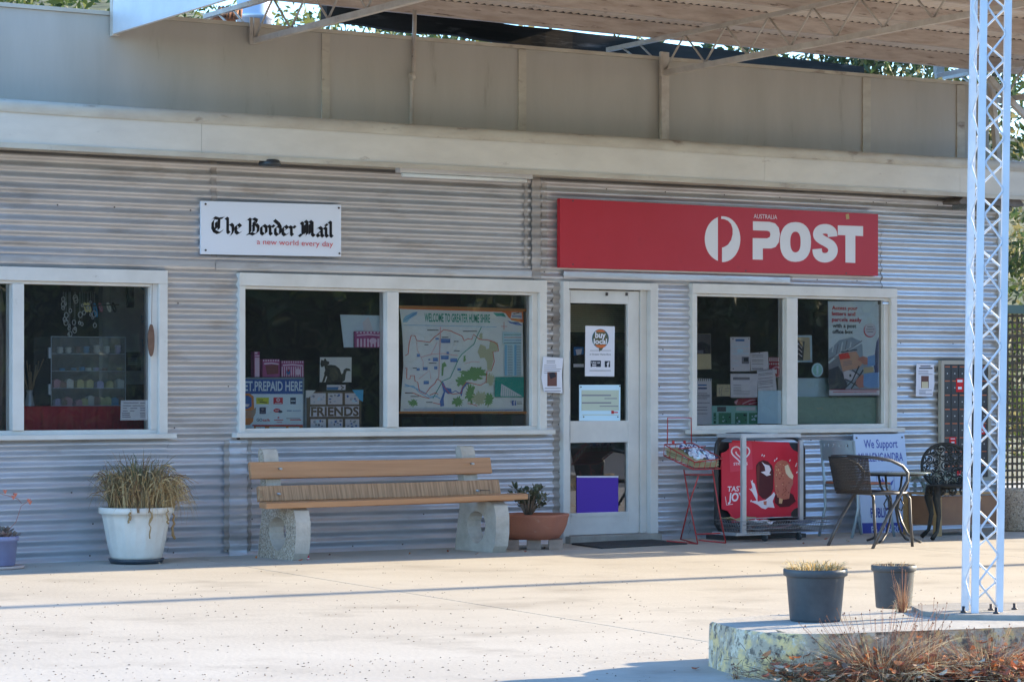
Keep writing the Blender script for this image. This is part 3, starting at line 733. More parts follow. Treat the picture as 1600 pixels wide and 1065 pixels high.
paper('postcard', 'small dark card with a blue picture inside the door glass beside the speech bubble poster', 'postcard', CD([(56,405),(145,405),(145,580),(56,580)]), .06, d, 'ink_black')
paper('panel', 'plain purple panel behind the lower glass of the door', 'panel', [(901,744),(966,744),(966,802),(901,802)], .034, lambda m: m.rect(901,743,966,745.5,.034,'paper'), 'purple')

# window right of the door
Yw = .05
C7 = lambda pts: [(1085+a/5.073, 460+b/5.071) for a, b in pts]
def r7(m, x0, y0, x1, y1, Y, mat): m.art(C7([(x0,y0),(x1,y0),(x1,y1),(x0,y1)]), Y, mat)
flat('leaf_green', (.30,.56,.44)); flat('teal_pale', (.60,.82,.80)); flat('dusk_grey', (.36,.36,.38)); flat('magenta_red', (.66,.16,.26)); flat('pink_stripe', (.82,.62,.70))
def d(m):
    Y=Yw; r7(m, -20,314,130,402,Y,'dusk_grey'); m.art(C7([(-20,400),(60,372),(130,405),(130,470),(-20,470)]),Y,'print_dark'); r7(m,-20,440,70,466,Y,'print_grey'); lines(m,1087,1109,555,571,3,Y,'paper_cream')
paper('poster', 'tan leaflet with a dark landscape photo at the left edge of the notice window', 'poster', C7([(-20,312),(130,312),(134,592),(-20,592)]), Yw, d, 'paper_cream')
def d(m):
    Y=Yw
    for i in range(10): r7(m, -14+i*15, 666, -8+i*15, 684, Y, 'ink_navy')
    r7(m,28,712,96,722,Y,'print_blue'); r7(m,28,736,98,748,Y,'navy')
    for y in (780,795,805,820,855,890,912,940): r7(m, 15, y, 120 if y%2 else 100, y+5, Y, 'print_grey')
paper('calendar', 'spiral bound white calendar at the lower left of the window full of notices', 'calendar', C7([(-20,662),(136,666),(138,1028),(-20,1028)]), Yw, d)
def d(m):
    Y=Yw-.002; r7(m,325,354,396,370,Y,'print_blue'); r7(m,340,430,385,458,Y,'pale_blue'); r7(m,374,492,432,548,Y,'print_grey'); r7(m,390,500,425,530,Y,'print_dark')
    for y in (386,404,412,440,462,470,520,560): r7(m, 300, y, 350 if y>500 else 430, y+4, Y, 'pale_blue')
    for c in ((304,353),(428,350),(306,588)): m.art(C7(circ(*c,6,6,6)),Y,'print_grey')
paper('notice', 'tall white notice with a blue heading and small grey photo taped inside the window', 'notice', C7([(284,336),(442,336),(442,608),(286,608)]), Yw-.002, d)
def d(m):
    Y=Yw
    for y in (478,490,515,528,548,582,590): r7(m, 455, y, 545, y+4, Y, 'print_grey')
    m.art(C7(circ(514,462,6,5,8)),Y,'print_grey')
paper('notice', 'white notice with grey text tilted slightly right of the blue headed one', 'notice', C7([(442,463),(584,451),(590,590),(447,606)]), Yw, d)
def d(m):
    Y=Yw-.004
    for y in (600,620,632,660,680,692,706,730): m.stroke(C7([(505,y+8),(620,y-4)]), .8, Y, 'print_grey')
paper('notice', 'white typed letter hanging crooked above the blank pale panel in the window', 'notice', C7([(496,602),(636,588),(654,756),(505,762)]), Yw-.004, d)
def d(m):
    Y=Yw-.007; r7(m,305,654,438,676,Y,'print_grey')
    for y in (716,735,752,765,782): r7(m, 308, y, 440 if y>760 else 370, y+4, Y, 'print_grey')
paper('notice', 'wide white notice with a grey heading in the middle of the notices in the window', 'notice', C7([(286,626),(500,626),(500,816),(288,816)]), Yw-.007, d)
def d(m): m.stroke(C7([(200,790),(195,740),(222,730),(210,770),(215,800)]), .8, Yw, 'print_grey'); m.stroke(C7([(240,745),(280,742)]),.6,Yw,'print_grey'); m.stroke(C7([(240,765),(275,765)]),.6,Yw,'print_grey')
paper('card', 'small cream card with a faint drawing left of the wide grey headed notice', 'card', C7([(178,710),(284,712),(284,806),(178,806)]), Yw, d, 'paper_cream')
def d(m):
    Y=.07
    for i in range(7): r7(m, 594+i*16, 498, 602+i*16, 530, Y, 'paper')
    for i in range(8): r7(m, 592+i*14, 542, 599+i*14, 556, Y, 'paper')
    m.art(C7(circ(650,610,44,44,18)),Y,'pink_stripe'); m.art(C7(circ(650,614,34,34,18)),Y,'magenta_red'); m.art(C7([(632,596),(652,590),(650,628),(640,625)]),Y,'paper')
paper('magazine', 'pink and red striped packet behind the notices near the window mullion', 'packet', C7([(588,495),(702,498),(698,655),(600,655)]), .07, d, 'magenta_red')
paper('panel', 'blank pale blue panel leaning in the lower right corner of the pane beside the mullion', 'panel', C7([(505,762),(714,758),(714,1010),(700,1024),(500,1022)]), .045, None, 'pale_blue')
def d(m): m.stroke(C7([(380,866),(440,838),(500,830)]),1.6,.09,'pink_stripe'); m.stroke(C7([(430,868),(500,852)]),1.4,.09,'pink_stripe'); m.art(C7([(314,850),(350,828),(330,872)]),.09,'pink_stripe')
paper('magazine', 'dark red magazine lying above the green brochures in the window', 'magazine', C7([(314,850),(345,822),(500,818),(500,876),(330,876)]), .09, d, 'magenta_red')
def d(m):
    Y=.065; r7(m,330,890,482,918,Y,'paper'); r7(m,180,888,250,926,Y,'dusk_grey'); lines(m,1153,1176,638,638.5,1,Y,'pale_blue')
    rr = random.Random(5)
    for a in range(4):
        x0 = (150,190,320,430)[a]; x1 = (172,290,415,498)[a]; r7(m,x0,936,x1,1022,Y,'leaf_green')
        for k in range(9):
            cx, cy = rr.uniform(x0+8,x1-8), rr.uniform(945,1015); m.art(C7(circ(cx,cy,rr.uniform(4,12),rr.uniform(3,8),6)), Y, rr.choice(('teal_pale','leaf_green','pale_blue','ink_navy')))
paper('brochure_rack', 'low row of green brochures with a white label strip at the foot of the window', 'brochure rack', C7([(140,880),(500,880),(500,1028),(140,1028)]), .065, d, 'teal_pale', .04)
# right pane
C5 = lambda pts: [(1060+a/4.261, 430+b/4.26) for a, b in pts]
def d(m):
    Y=.12; m.art(C5([(776,412),(874,412),(878,566),(776,566)]), Y, 'paper_cream'); m.art(C5([(776,420),(840,440),(830,566),(776,566)]), Y, 'dusk_grey')
    for k in range(7): m.stroke(C5([(778,430+k*20),(800,440+k*16),(822,470+k*14)]),1.2,Y,'paper' if k%2 else 'print_dark')
paper('picture_frame', 'pale blue framed picture hanging just right of the mullion', 'picture', C5([(770,398),(888,398),(892,578),(770,578)]), .12, d, 'pale_blue', .02)
paper('sticker', 'pale oval sticker on the glass below the framed picture', 'sticker', C5(circ(925,630,38,47,22)), .033, lambda m: (m.art(C5(circ(925,630,30,38,18)),.033,'teal_pale'), m.art(C5([(918,600),(932,600),(932,660),(918,660)]),.033,'pale_blue')), 'pale_blue')
paper('panel', 'pale blue board behind the window between the mullion and the tall poster', 'board', C5([(770,683),(998,683),(1000,812),(770,812)]), .13, None, 'pale_blue')
flat('sage', (.62,.73,.68)); 
paper('panel', 'sage green board filling the foot of the right hand pane under the tall poster', 'board', C5([(768,808),(1345,810),(1345,990),(768,990)]), .10, lambda m: m.stroke(C5([(920,882),(935,890),(945,878),(962,892)]),1,.10,'paper_cream'), 'sage', .01)
C8 = lambda pts: [(1280+a/6.457, 460+b/6.455) for a, b in pts]
flat('poster_sky', (.86,.92,.95)); flat('poster_mid', (.66,.73,.79)); flat('skin', (.80,.60,.56)); flat('shirt_blue', (.55,.72,.90)); flat('shirt_dark', (.40,.43,.60)); flat('box_tan', (.84,.70,.62)); flat('box_red', (.90,.34,.32)); flat('text_red', (.84,.20,.32)); flat('photo_dark', (.33,.35,.40)); flat('photo_grey', (.56,.59,.64))
def d(m):
    Y=.037; m.art(C8([(88,70),(598,66),(604,1012),(98,1018)]), Y, 'poster_sky')
    m.art(C8([(90,560),(140,520),(200,460),(330,430),(420,470),(470,620),(560,780),(602,800),(604,958),(97,958)]), Y, 'poster_mid')
    m.art(C8([(92,640),(200,600),(240,700),(300,860),(260,958),(97,958)]), Y, 'photo_grey'); m.art(C8([(95,760),(190,720),(240,800),(280,900),(260,956),(97,956)]), Y, 'photo_dark')
    for k, (x, y) in enumerate(((130,470),(170,490),(215,470),(260,450),(300,470))): m.stroke(C8([(x,y+110),(x+20,y+10)]), 1.6, Y, ('poster_sky','photo_grey')[k%2])
    m.stroke(C8([(92,690),(200,600),(400,500),(480,440)]), 3, Y, 'poster_sky'); m.stroke(C8([(150,640),(350,520),(440,460)]), 1.4, Y, 'photo_grey'); m.stroke(C8([(215,580),(380,555)]), 1.5, Y, 'photo_dark')
    m.art(C8([(430,420),(560,420),(560,640),(440,640)]), Y, 'poster_sky'); m.art(C8([(602,420),(575,480),(545,700),(560,790),(603,790)]), Y, 'shirt_dark')
    m.art(C8([(190,600),(370,572),(440,690),(400,740),(235,775)]), Y, 'box_tan'); m.art(C8([(192,602),(290,583),(312,640),(210,655)]), Y, 'box_red')
    for k in range(3): m.stroke(C8([(240,680+k*18),(330,668+k*16)]), .8, Y, 'photo_grey')
    m.art(C8([(240,780),(290,762),(390,800),(340,868),(250,850)]), Y, 'paper'); m.art(C8([(300,806),(318,800),(322,826),(304,832)]), Y, 'photo_dark')
    m.stroke(C8([(400,720),(330,870),(250,950)]), 2, Y, 'photo_dark'); m.stroke(C8([(440,760),(380,860),(320,950)]), 2, Y, 'photo_dark'); m.stroke(C8([(330,760),(430,830)]), 1.6, Y, 'photo_dark'); m.stroke(C8([(260,850),(400,930)]), 1.6, Y, 'photo_dark')
    m.art(C8([(390,640),(440,620),(495,640),(490,705),(450,708),(420,680),(385,660)]), Y, 'skin'); m.art(C8([(485,625),(560,605),(560,715),(485,722)]), Y, 'shirt_blue')
    m.art(C8([(445,735),(545,730),(545,780),(445,795)]), Y, 'paper_cream')
    m.art(C8([(370,860),(420,808),(450,812),(448,935),(400,945),(365,900)]), Y, 'skin'); m.art(C8([(445,800),(603,782),(603,935),(500,942),(440,920)]), Y, 'shirt_blue')
    m.art(C8([(97,955),(604,955),(604,962),(97,962)]), Y, 'post_red'); m.art(C8([(98,962),(604,962),(604,1012),(98,1014)]), Y, 'paper'); m.art(C8([(135,980),(575,974),(575,980),(135,986)]), Y, 'text_red')
    m.art(C8(circ(507,362,62,70,22)), Y, 'text_red'); m.art(C8(circ(511,356,58,68,22)), Y, 'paper')
    for k, y in enumerate((322,348,374)): m.art(C8([(480-(k==1)*12,y),(540+(k==1)*12,y),(540+(k==1)*12,y+6),(480-(k==1)*12,y+6)]), Y, 'print_grey')
    for s_, x1, y, c in (('Access your',383,152,'text_red'),('letters and',360,210,'text_red'),('parcels easily',424,270,'text_red'),('with a post',370,332,'photo_dark'),('office box',336,392,'photo_dark')):
        a = C8([(124 if y<300 else 130,y)])[0]; m.text(s_, a[0], a[1], C8([(x1,0)])[0][0], 6.2, Y, c, .02)
paper('poster', 'tall poster with red lettering and hands holding a parcel at a window edge', 'poster', C8([(84,60),(606,58),(610,1024),(96,1026)]), .037, d, 'photo_dark')

# ------------------------------------------------------------------ middle window: left pane
CP = lambda pts: [(370+a/7.61, 540+b/7.607) for a, b in pts]
flat('board_blue', (.22,.38,.68)); flat('board_pale', (.84,.93,.98)); flat('logo_yellow', (.76,.80,.22)); flat('logo_red', (.80,.20,.26)); flat('logo_navy', (.17,.22,.36)); flat('figure_orange', (.80,.50,.26)); flat('grey_edge', (.50,.57,.62)); flat('figure_tan', (.62,.55,.50))
def d(m):
    Y=.115; m.art(CP([(-40,396),(782,398),(782,572),(-40,572)]), Y, 'board_blue'); m.art(CP([(-40,572),(784,572),(784,985),(-40,985)]), Y, 'board_pale')
    a = CP([(22,533)])[0]; m.text('GET.PREPAID HERE', a[0], a[1], CP([(778,0)])[0][0], 15.2, Y, 'board_pale', .022)
    def lr(x0,y0,x1,y1,c): m.art(CP([(x0,y0),(x1,y0),(x1,y1),(x0,y1)]), Y, c)
    lr(230,614,380,692,'logo_yellow'); m.stroke(CP([(250,638),(310,642)]),1.2,Y,'ink_black'); m.stroke(CP([(270,664),(355,676)]),1.6,Y,'ink_black')
    lr(434,614,546,692,'logo_red'); m.art(CP(circ(490,642,22,22,14)),Y,'paper'); m.art(CP(circ(490,642,10,10,10)),Y,'logo_red'); lr(450,676,530,684,'paper')
    lr(634,614,700,692,'logo_navy'); lr(640,648,694,660,'board_pale'); lr(268,732,344,808,'logo_navy'); m.art(CP(circ(306,755,18,14,10)),Y,'print_grey'); lr(280,786,332,796,'print_grey')
    m.art(CP(circ(475,768,42,24,16)),Y,'logo_red'); m.art(CP(circ(515,782,26,16,12)),Y,'logo_navy'); lr(452,762,500,772,'paper')
    m.stroke(CP([(592,770),(650,770)]),1.4,Y,'print_blue'); m.stroke(CP([(662,768),(760,768)]),1.4,Y,'pale_blue'); m.stroke(CP([(662,772),(760,770)]),.9,Y,'print_blue')
    a = CP([(232,896)])[0]; m.text('GO', a[0], a[1], CP([(300,0)])[0][0], 4.4, Y, 'logo_navy', .02); m.text('talk', CP([(302,0)])[0][0], a[1], CP([(398,0)])[0][0], 4, Y, 'logo_red', .02)
    m.art(CP(circ(492,852,12,9,8)),Y,'logo_red'); m.stroke(CP([(440,882),(548,882)]),1.2,Y,'ink_red'); m.stroke(CP([(470,908),(535,908)]),.8,Y,'ink_red')
    m.stroke(CP([(585,862),(750,864)]),1,Y,'print_grey'); m.stroke(CP([(630,880),(762,880)]),1.3,Y,'logo_red')
    m.art(CP([(-20,560),(150,566),(196,600),(204,760),(190,900),(150,940),(-20,940)]),Y,'figure_orange'); m.art(CP([(-20,586),(140,592),(172,620),(172,720),(120,748),(-20,752)]),Y,'board_blue'); m.art(CP(circ(110,640,20,28,12)),Y,'print_blue'); m.art(CP([(92,690),(150,694),(130,725),(98,722)]),Y,'paper')
    m.art(CP([(20,770),(170,770),(226,730),(220,800),(190,860),(20,870)]),Y,'figure_tan')
    for k in range(4): m.stroke(CP([(80,800+k*22),(170,790+k*22)]),.8,Y,'figure_orange')
    lr(180,938,780,952,'text_red'); lr(200,952,780,985,'figure_orange'); lr(220,962,330,985,'board_pale'); lr(380,962,580,985,'board_pale'); lr(610,962,740,985,'board_pale')
paper('advertising_board', 'blue and white cardboard stand with rows of small phone logos in the double window', 'advertising board', CP([(-60,375),(802,375),(802,990),(-60,990)]), .115, d, 'grey_edge', .02)
flat('candy_purple', (.68,.34,.56)); flat('candy_pale', (.92,.82,.92)); flat('candy_brown', (.52,.30,.32))
def candy(label, x0, y0, x1, y1, kind, Yq, CC=CP, dep=.05):
    m = MB('candy_purple'); a = W(*CC([(x0,y1)])[0], Yq); b = W(*CC([(x1,y0)])[0], Yq)
    m.box(a.x, b.x, Yq, Yq+dep, a.z, b.z)
    n = max(3, int((x1-x0)/26)) if kind != 'side' else 1
    wv = (x1-x0)/n
    for i in range(n):
        m.art(CC([(x0+i*wv+wv*.1,y0+4),(x0+i*wv+wv*.6,y0+4),(x0+i*wv+wv*.6,y0+26),(x0+i*wv+wv*.1,y0+26)]), Yq, 'candy_pale')
        if kind == 'stripe': m.art(CC([(x0+i*wv+wv*.1,y0+70),(x0+i*wv+wv*.55,y0+70),(x0+i*wv+wv*.55,y1-4),(x0+i*wv+wv*.1,y1-4)]), Yq, 'candy_pale')
    if kind == 'side': m.art(CC([(x0+8,y0+70),(x1-4,y0+70),(x1-4,y1-2),(x0+8,y1-2)]), Yq, 'candy_pale')
    if kind == 'photo': m.art(CC([(x0+30,y0+72),(x1-20,y0+60),(x1-16,y1-40),(x0+50,y1-30)]), Yq, 'candy_brown')
    m.stroke(CC([(x0+14,y0+54),((x0+x1)/2,y0+46),(x1-14,y0+58)]) if kind != 'side' else CC([(x0+8,y0+50),(x1-4,y0+50)]), 2.2, Yq, 'candy_pale')
    if kind == 'stripe':
        m.art(CC(circ(x0+(x1-x0)*.30,y0+(y1-y0)*.68,24,34,12)), Yq, 'print_blue'); m.art(CC(circ(x0+(x1-x0)*.30,y0+(y1-y0)*.60,12,14,8)), Yq, 'logo_red'); m.art(CC(circ(x0+(x1-x0)*.72,y0+(y1-y0)*.68,34,38,14)), Yq, 'candy_pale')
    return tag(m.build('snack_box', base=(0.5*(a.x+b.x),Yq,a.z)), label, 'snack box', 'striped snack boxes in the shop window')
candy('narrow pink striped snack box, leftmost of the row above the blue phone board', 205,70,272,372,'side',.145)
candy('pink snack box with a brown food photo, middle of the row above the board', 308,160,510,372,'photo',.145)
candy('wide pink and white striped snack box, rightmost of the row above the blue phone board', 530,178,798,372,'stripe',.145)
C2 = lambda pts: [(360+a/3.2, 410+b/3.2) for a, b in pts]
paper('card', 'plain white sheet pinned in the left pane behind the striped snack box beside the mullion', 'sheet', C2([(549,260),(785,266),(785,424),(568,424)]), .10, lambda m: m.art(C2([(660,300),(690,272),(715,345),(665,345)]),.10,'sign_white'), 'board_pale', .004)
candy('striped snack box fixed high up on the plain white sheet beside the mullion', 625,345,748,424,'stripe',.06, C2, .03) if False else None
m = MB('candy_purple'); Yq=.07; a = W(*C2([(624,424)])[0],Yq); b = W(*C2([(748,345)])[0],Yq); m.box(a.x,b.x,Yq,Yq+.025,a.z,b.z)
for i in range(7): m.art(C2([(630+i*17,346),(639+i*17,346),(639+i*17,354),(630+i*17,354)]),Yq,'candy_pale'); m.art(C2([(632+i*17,380),(641+i*17,380),(641+i*17,422),(632+i*17,422)]),Yq,'candy_pale')
m.stroke(C2([(632,364),(690,360),(744,364)]),2,Yq,'candy_pale'); m.art(C2(circ(712,392,18,15,12)),Yq,'candy_pale')
tag(m.build('snack_box', base=((a.x+b.x)/2,Yq,a.z)), 'striped snack box fixed high up on the plain white sheet beside the mullion', 'snack box', 'striped snack boxes in the shop window')
flat('cat_dark', (.24,.24,.22)); flat('cat_mid', (.34,.34,.28)); flat('canvas_white', (.90,.92,.92))
def d(m):
    Y=.115; m.art(CP([(988,136),(1364,136),(1362,432),(984,432)]), Y, 'canvas_white')
    m.art(CP([(1005,165),(1030,178),(1048,145),(1070,180),(1098,190),(1098,215),(1075,230),(1110,225),(1170,232),(1220,270),(1245,340),(1262,325),(1270,285),(1300,265),(1340,272),(1356,300),(1330,298),(1306,300),(1292,345),(1284,410),(1250,432),(1060,432),(1050,440),(1075,365),(1062,360),(1040,430),(1012,432),(1040,345),(1022,270),(1000,245),(992,215),(998,185)]), Y, 'cat_dark')
    m.art(CP([(1110,260),(1170,265),(1205,320),(1200,400),(1140,420),(1100,350)]), Y, 'cat_mid'); m.art(CP([(1010,255),(1040,240),(1050,290),(1035,330)]), Y, 'canvas_white')
    m.art(CP([(1068,464),(1292,464),(1290,524),(1068,524)]), Y, 'paper'); m.art(CP([(1070,490),(1210,488),(1200,522),(1070,522)]), Y, 'print_blue'); m.stroke(CP([(1235,475),(1270,495),(1240,515)]),1.8,Y,'ink_black')
paper('cat_picture', 'canvas picture of a sitting dark cat with a curled tail in the double window', 'picture', CP([(986,133),(1366,133),(1364,545),(982,545)]), .115, d, 'ink_black', .02)
flat('frame_brown', (.42,.36,.31)); flat('frame_photo', (.70,.76,.85)); flat('sky_card', (.34,.74,.94))
def d(m):
    Y=.095
    for y0, y1 in ((562,696),(870,985)):
        for x0, x1 in ((874,1056),(1082,1254),(1284,1450)):
            m.art(CP([(x0,y0),(x1,y0),(x1,y1),(x0,y1)]), Y, 'paper')
            rr = random.Random(x0+y0)
            for k in range(8): m.art(CP(circ(rr.uniform(x0+22,x1-22), rr.uniform(y0+20,y1-18), rr.uniform(8,20), rr.uniform(8,18), 7)), Y, rr.choice(('frame_photo','print_grey','photo_grey','pale_blue','board_blue')))
    m.art(CP([(870,722),(1448,716),(1446,838),(862,842)]), Y, 'paper')
    a = CP([(876,832)])[0]; m.text('FRIENDS', a[0], a[1], CP([(1444,0)])[0][0], 14.0, Y, 'frame_brown', .035)
    m.art(CP([(818,528),(932,530),(850,616),(816,616)]), Y, 'canvas_white'); m.art(CP([(1366,524),(1498,522),(1492,664),(1452,640)]), Y, 'sky_card')
paper('photo_frame', 'brown multi photo frame with cut out capital letters below the cat picture', 'photo frame', CP([(838,545),(1480,540),(1478,988),(838,988)]), .095, d, 'frame_brown', .015)
paper('panel', 'narrow pale card edge beside the blue phone board and the brown photo frame', 'card', CP([(812,528),(842,528),(840,986),(806,986)]), .105, None, 'grey_edge')

# ------------------------------------------------------------------ right pane: the shire map
flat('map_paper', (.93,.96,.97)); flat('map_green', (.24,.55,.46)); flat('map_text', (.25,.66,.58)); flat('map_red', (.88,.42,.34)); flat('map_bush', (.50,.68,.46)); flat('map_olive', (.78,.80,.68)); flat('map_blue', (.36,.50,.78)); flat('map_orange', (.92,.50,.26)); flat('map_teal', (.22,.66,.62)); flat('rail_wood', (.76,.52,.28)); flat('map_cyan', (.55,.78,.92)); flat('map_pink', (.93,.72,.74)); flat('list_blue', (.80,.93,.97))
CM = lambda pts: [(620+a/5.914, 470+b/5.917) for a, b in pts]
def lobed(cx, cy, rx, ry, seed, n=44):
    rr = random.Random(seed); return [(cx+rx*q_*math.cos(2*math.pi*i/n), cy+ry*q_*math.sin(2*math.pi*i/n)) for i in range(n) for q_ in (.5+.6*rr.random(),)]
def d(m):
    Y=.06
    def A(p, c): m.art(CM(p), Y, c)
    def S(p, wd, c): m.stroke(CM(p), wd, Y, c)
    A([(26,62),(1165,92),(1165,108),(26,74)], 'map_orange'); A([(60,165),(80,140),(150,105),(192,100),(180,130),(120,165),(95,195),(55,198)], 'map_cyan'); S([(70,180),(120,150),(185,104)], .8, 'map_blue')
    a = CM([(256,190)])[0]; m.text('WELCOME TO GREATER HUME SHIRE', a[0], a[1]+0, CM([(860,0)])[0][0], 13.2, Y, 'map_text', .02)
    A([(940,92),(1165,96),(1170,200),(1110,190),(1060,178),(1030,150),(1005,115)], 'map_orange')
    A([(890,110),(930,112),(985,112),(1010,150),(960,140),(920,142)], 'map_teal'); A([(1020,180),(1060,195),(1120,192),(1160,228),(1100,220),(1045,205)], 'map_blue')
    A([(1060,104),(1152,106),(1158,168),(1050,160)], 'paper'); S([(1062,142),(1152,144)], 2, 'map_blue'); S([(1075,122),(1130,108)], 1, 'print_dark')
    S([(60,222),(920,240)], .8, 'map_cyan'); 
    for s_ in ([(960,235),(1018,235)],[(989,195),(989,265)]): S(s_, .7, 'map_red')
    A([(860,370),(930,385),(940,455),(885,470),(890,540),(870,640),(835,640),(830,560),(805,520),(815,450),(850,440)], 'map_olive'); A([(770,400),(820,420),(830,520),(770,530),(745,470)], 'map_olive'); A(lobed(775,325,20,40,1), 'map_olive')
    A(lobed(690,680,135,68,2), 'map_bush'); A(lobed(745,660,90,50,3), 'map_bush'); A(lobed(600,740,60,60,4), 'map_bush'); A(lobed(675,860,52,100,5), 'map_bush'); A(lobed(760,900,80,70,6), 'map_olive'); A(lobed(860,730,45,70,8), 'map_olive')
    A(lobed(850,910,48,80,7), 'map_bush'); A(lobed(560,930,60,55,9), 'map_bush'); A(lobed(150,940,50,38,10), 'map_bush'); A([(415,580),(440,562),(460,600),(432,612),(425,690),(410,690)], 'map_bush'); A(lobed(623,535,14,36,11), 'map_bush')
    A([(400,740),(425,745),(450,800),(500,810),(505,850),(470,860),(445,840),(430,900),(435,970),(400,975),(395,930),(430,840),(415,780)], 'map_blue'); A([(580,850),(600,800),(640,750),(690,755),(640,775),(612,815),(595,885)], 'map_blue')
    S([(500,850),(540,830),(580,855)], 1.4, 'map_blue'); S([(70,770),(130,790),(180,810),(260,850),(300,885),(350,880),(400,900)], 1.5, 'map_cyan'); S([(68,790),(150,785),(200,840),(300,900),(380,870)], 1.2, 'map_cyan')
    S([(75,505),(102,490),(110,400),(130,318),(165,322),(180,365),(300,382),(350,330),(390,300),(430,265),(500,278),(520,290),(600,325),(620,368),(655,350),(690,355),(705,308),(760,355),(830,360),(900,380),(930,410),(938,462),(885,470),(898,560),(870,645),(830,650),(822,750),(770,780),(700,762),(640,750),(600,800),(595,850),(520,860),(480,850),(440,800),(400,740),(370,720),(350,760),(300,805),(262,860),(205,830),(190,750),(165,740),(160,690),(125,690),(118,720),(88,718),(90,620),(72,620)], 1.1, 'map_red')
    S([(400,240),(400,300),(392,500),(385,700),(375,730)], 1.2, 'map_pink'); S([(220,520),(330,490),(420,485),(560,505)], 1.0, 'map_pink'); S([(780,240),(735,330),(710,400),(600,490),(570,530),(540,600),(490,710),(420,740),(375,820),(330,900)], 1.2, 'map_text')
    S([(310,500),(370,380)], .8, 'map_pink'); S([(180,380),(185,450),(240,560),(240,640)], .7, 'map_pink'); S([(620,580),(700,560),(760,565)], .8, 'map_pink'); S([(200,720),(240,690),(300,640),(310,720)], .7, 'map_pink'); S([(70,848),(150,850),(230,885),(300,900)], 1, 'map_red'); S([(330,940),(400,955)], 1, 'map_red'); S([(650,945),(700,955),(740,970)], 1, 'map_red'); S([(300,870),(350,850),(380,860)], 1, 'map_red')
    for x, y, w_, h_ in ((405,350,85,38),(405,505,70,34),(490,532,64,32),(330,525,45,32),(238,612,42,26),(340,605,30,26),(178,622,28,22),(243,738,48,30),(555,622,32,20),(180,490,28,26),(352,342,30,16),(455,470,22,20),(285,535,18,12)):
        A([(x,y),(x+w_,y),(x+w_,y+h_),(x,y+h_)], 'map_blue'); S([(x+3,y+h_*.4),(x+w_-4,y+h_*.4)], .7, 'map_cyan')
    for x, y, w_ in ((275,270,105),(605,280,130),(250,404,36),(290,574,70),(522,374,42),(140,620,40),(120,882,80),(265,936,58),(70,850,70),(410,336,60),(520,460,26),(545,462,30)): S([(x,y),(x+w_,y)], 1.1, 'print_dark')
    A([(970,285),(1142,292),(1142,690),(988,690),(988,400),(970,395)], 'list_blue')
    A([(990,405),(1010,405),(1010,690),(990,690)], 'map_cyan'); A([(1078,405),(1098,405),(1098,690),(1078,690)], 'map_cyan')
    for k in range(19): S([(1015,412+k*15),(1062,412+k*15)], .7, 'print_grey'); S([(1098,412+k*15),(1138,412+k*15)], .7, 'print_grey')
    for k, c in enumerate(('map_green','map_red','map_blue','print_dark')): S([(980,312+k*26),(1140,312+k*26)], .8, c)
    A([(900,702),(1162,702),(1162,890),(892,888)], 'map_teal'); A([(955,765),(1150,880),(948,880)], 'sign_white')
    for k in range(9): S([(968+k*18,785+k*11),(968+k*18,878)], .5, 'map_teal'); S([(960+k*22,708),(960+k*22,768+k*10)], .4, 'map_text')
    a = CM([(1064,962)])[0]; A([(1052,918),(1090,918),(1090,964),(1052,964)], 'map_blue'); m.text('f', a[0], a[1], CM([(1084,0)])[0][0], 7, Y, 'paper', .05)
    S([(1096,930),(1142,930)], .8, 'print_grey'); S([(1096,948),(1146,948)], 1, 'print_dark'); S([(50,1003),(1140,1008)], 1.0, 'map_blue'); S([(100,986),(1160,996)], .5, 'map_cyan')
mp = [(26,66),(300,76),(600,86),(900,92),(1162,100),(1166,400),(1172,800),(1170,1020),(800,1018),(400,1018),(34,1020),(44,850),(62,600),(58,400),(46,220)]
m = MB('map_paper'); m.slab(CM(mp), .06, .004); d(m)
mo = tag(m.build('wall_map', base=W(720,644,.06)), 'large shire map with green patches and a red boundary hung on wooden rails', 'map')
m = MB('rail_wood'); m.slab(CM([(18,42),(600,54),(1198,74),(1198,98),(600,80),(18,64)]), .058, .02); m.build('top_rail', mo)
m = MB('rail_wood'); m.slab(CM([(10,1020),(1200,1020),(1200,1042),(10,1040)]), .052, .02); m.build('bottom_rail', mo)
flat('crate_grey', (.38,.40,.44)); flat('crate_pale', (.55,.60,.66))
def boxthing(name, label, cat, px0, py0, px1, py1, Yq, dep, mat, floor=False):
    m = MB(mat); a = W(px0,py1,Yq); b = W(px1,py0,Yq); z0 = .06 if floor else a.z
    m.box(a.x,b.x,Yq,Yq+dep,z0,b.z); m.box(a.x+.012,b.x-.012,Yq-.006,Yq-.0005,z0+.02,b.z-.02)
    return tag(m.build(name, base=((a.x+b.x)/2,Yq+dep/2,z0)), label, cat)
boxthing('cupboard', 'grey cupboard side just visible below the map behind the double window', 'cupboard', 668,652,708,690,.75,.4,'crate_grey',True)
boxthing('filing_cabinet', 'pale cabinet standing behind the lower right of the map', 'cabinet', 752,640,786,690,.9,.4,'crate_pale',True)
boxthing('carton', 'pale carton in the bottom right corner of the window behind the map', 'carton', 800,648,824,690,.6,.3,'sign_white',True)
boxthing('shelf_unit', 'tall brown shelf unit in the dark room above the map', 'shelf unit', 660,452,720,700,2.4,.4,'frame_brown',True)
boxthing('shelf_unit', 'olive brown cupboard in the dark room above the right half of the map', 'cupboard', 742,440,830,700,2.6,.4,'logo_olive',True)

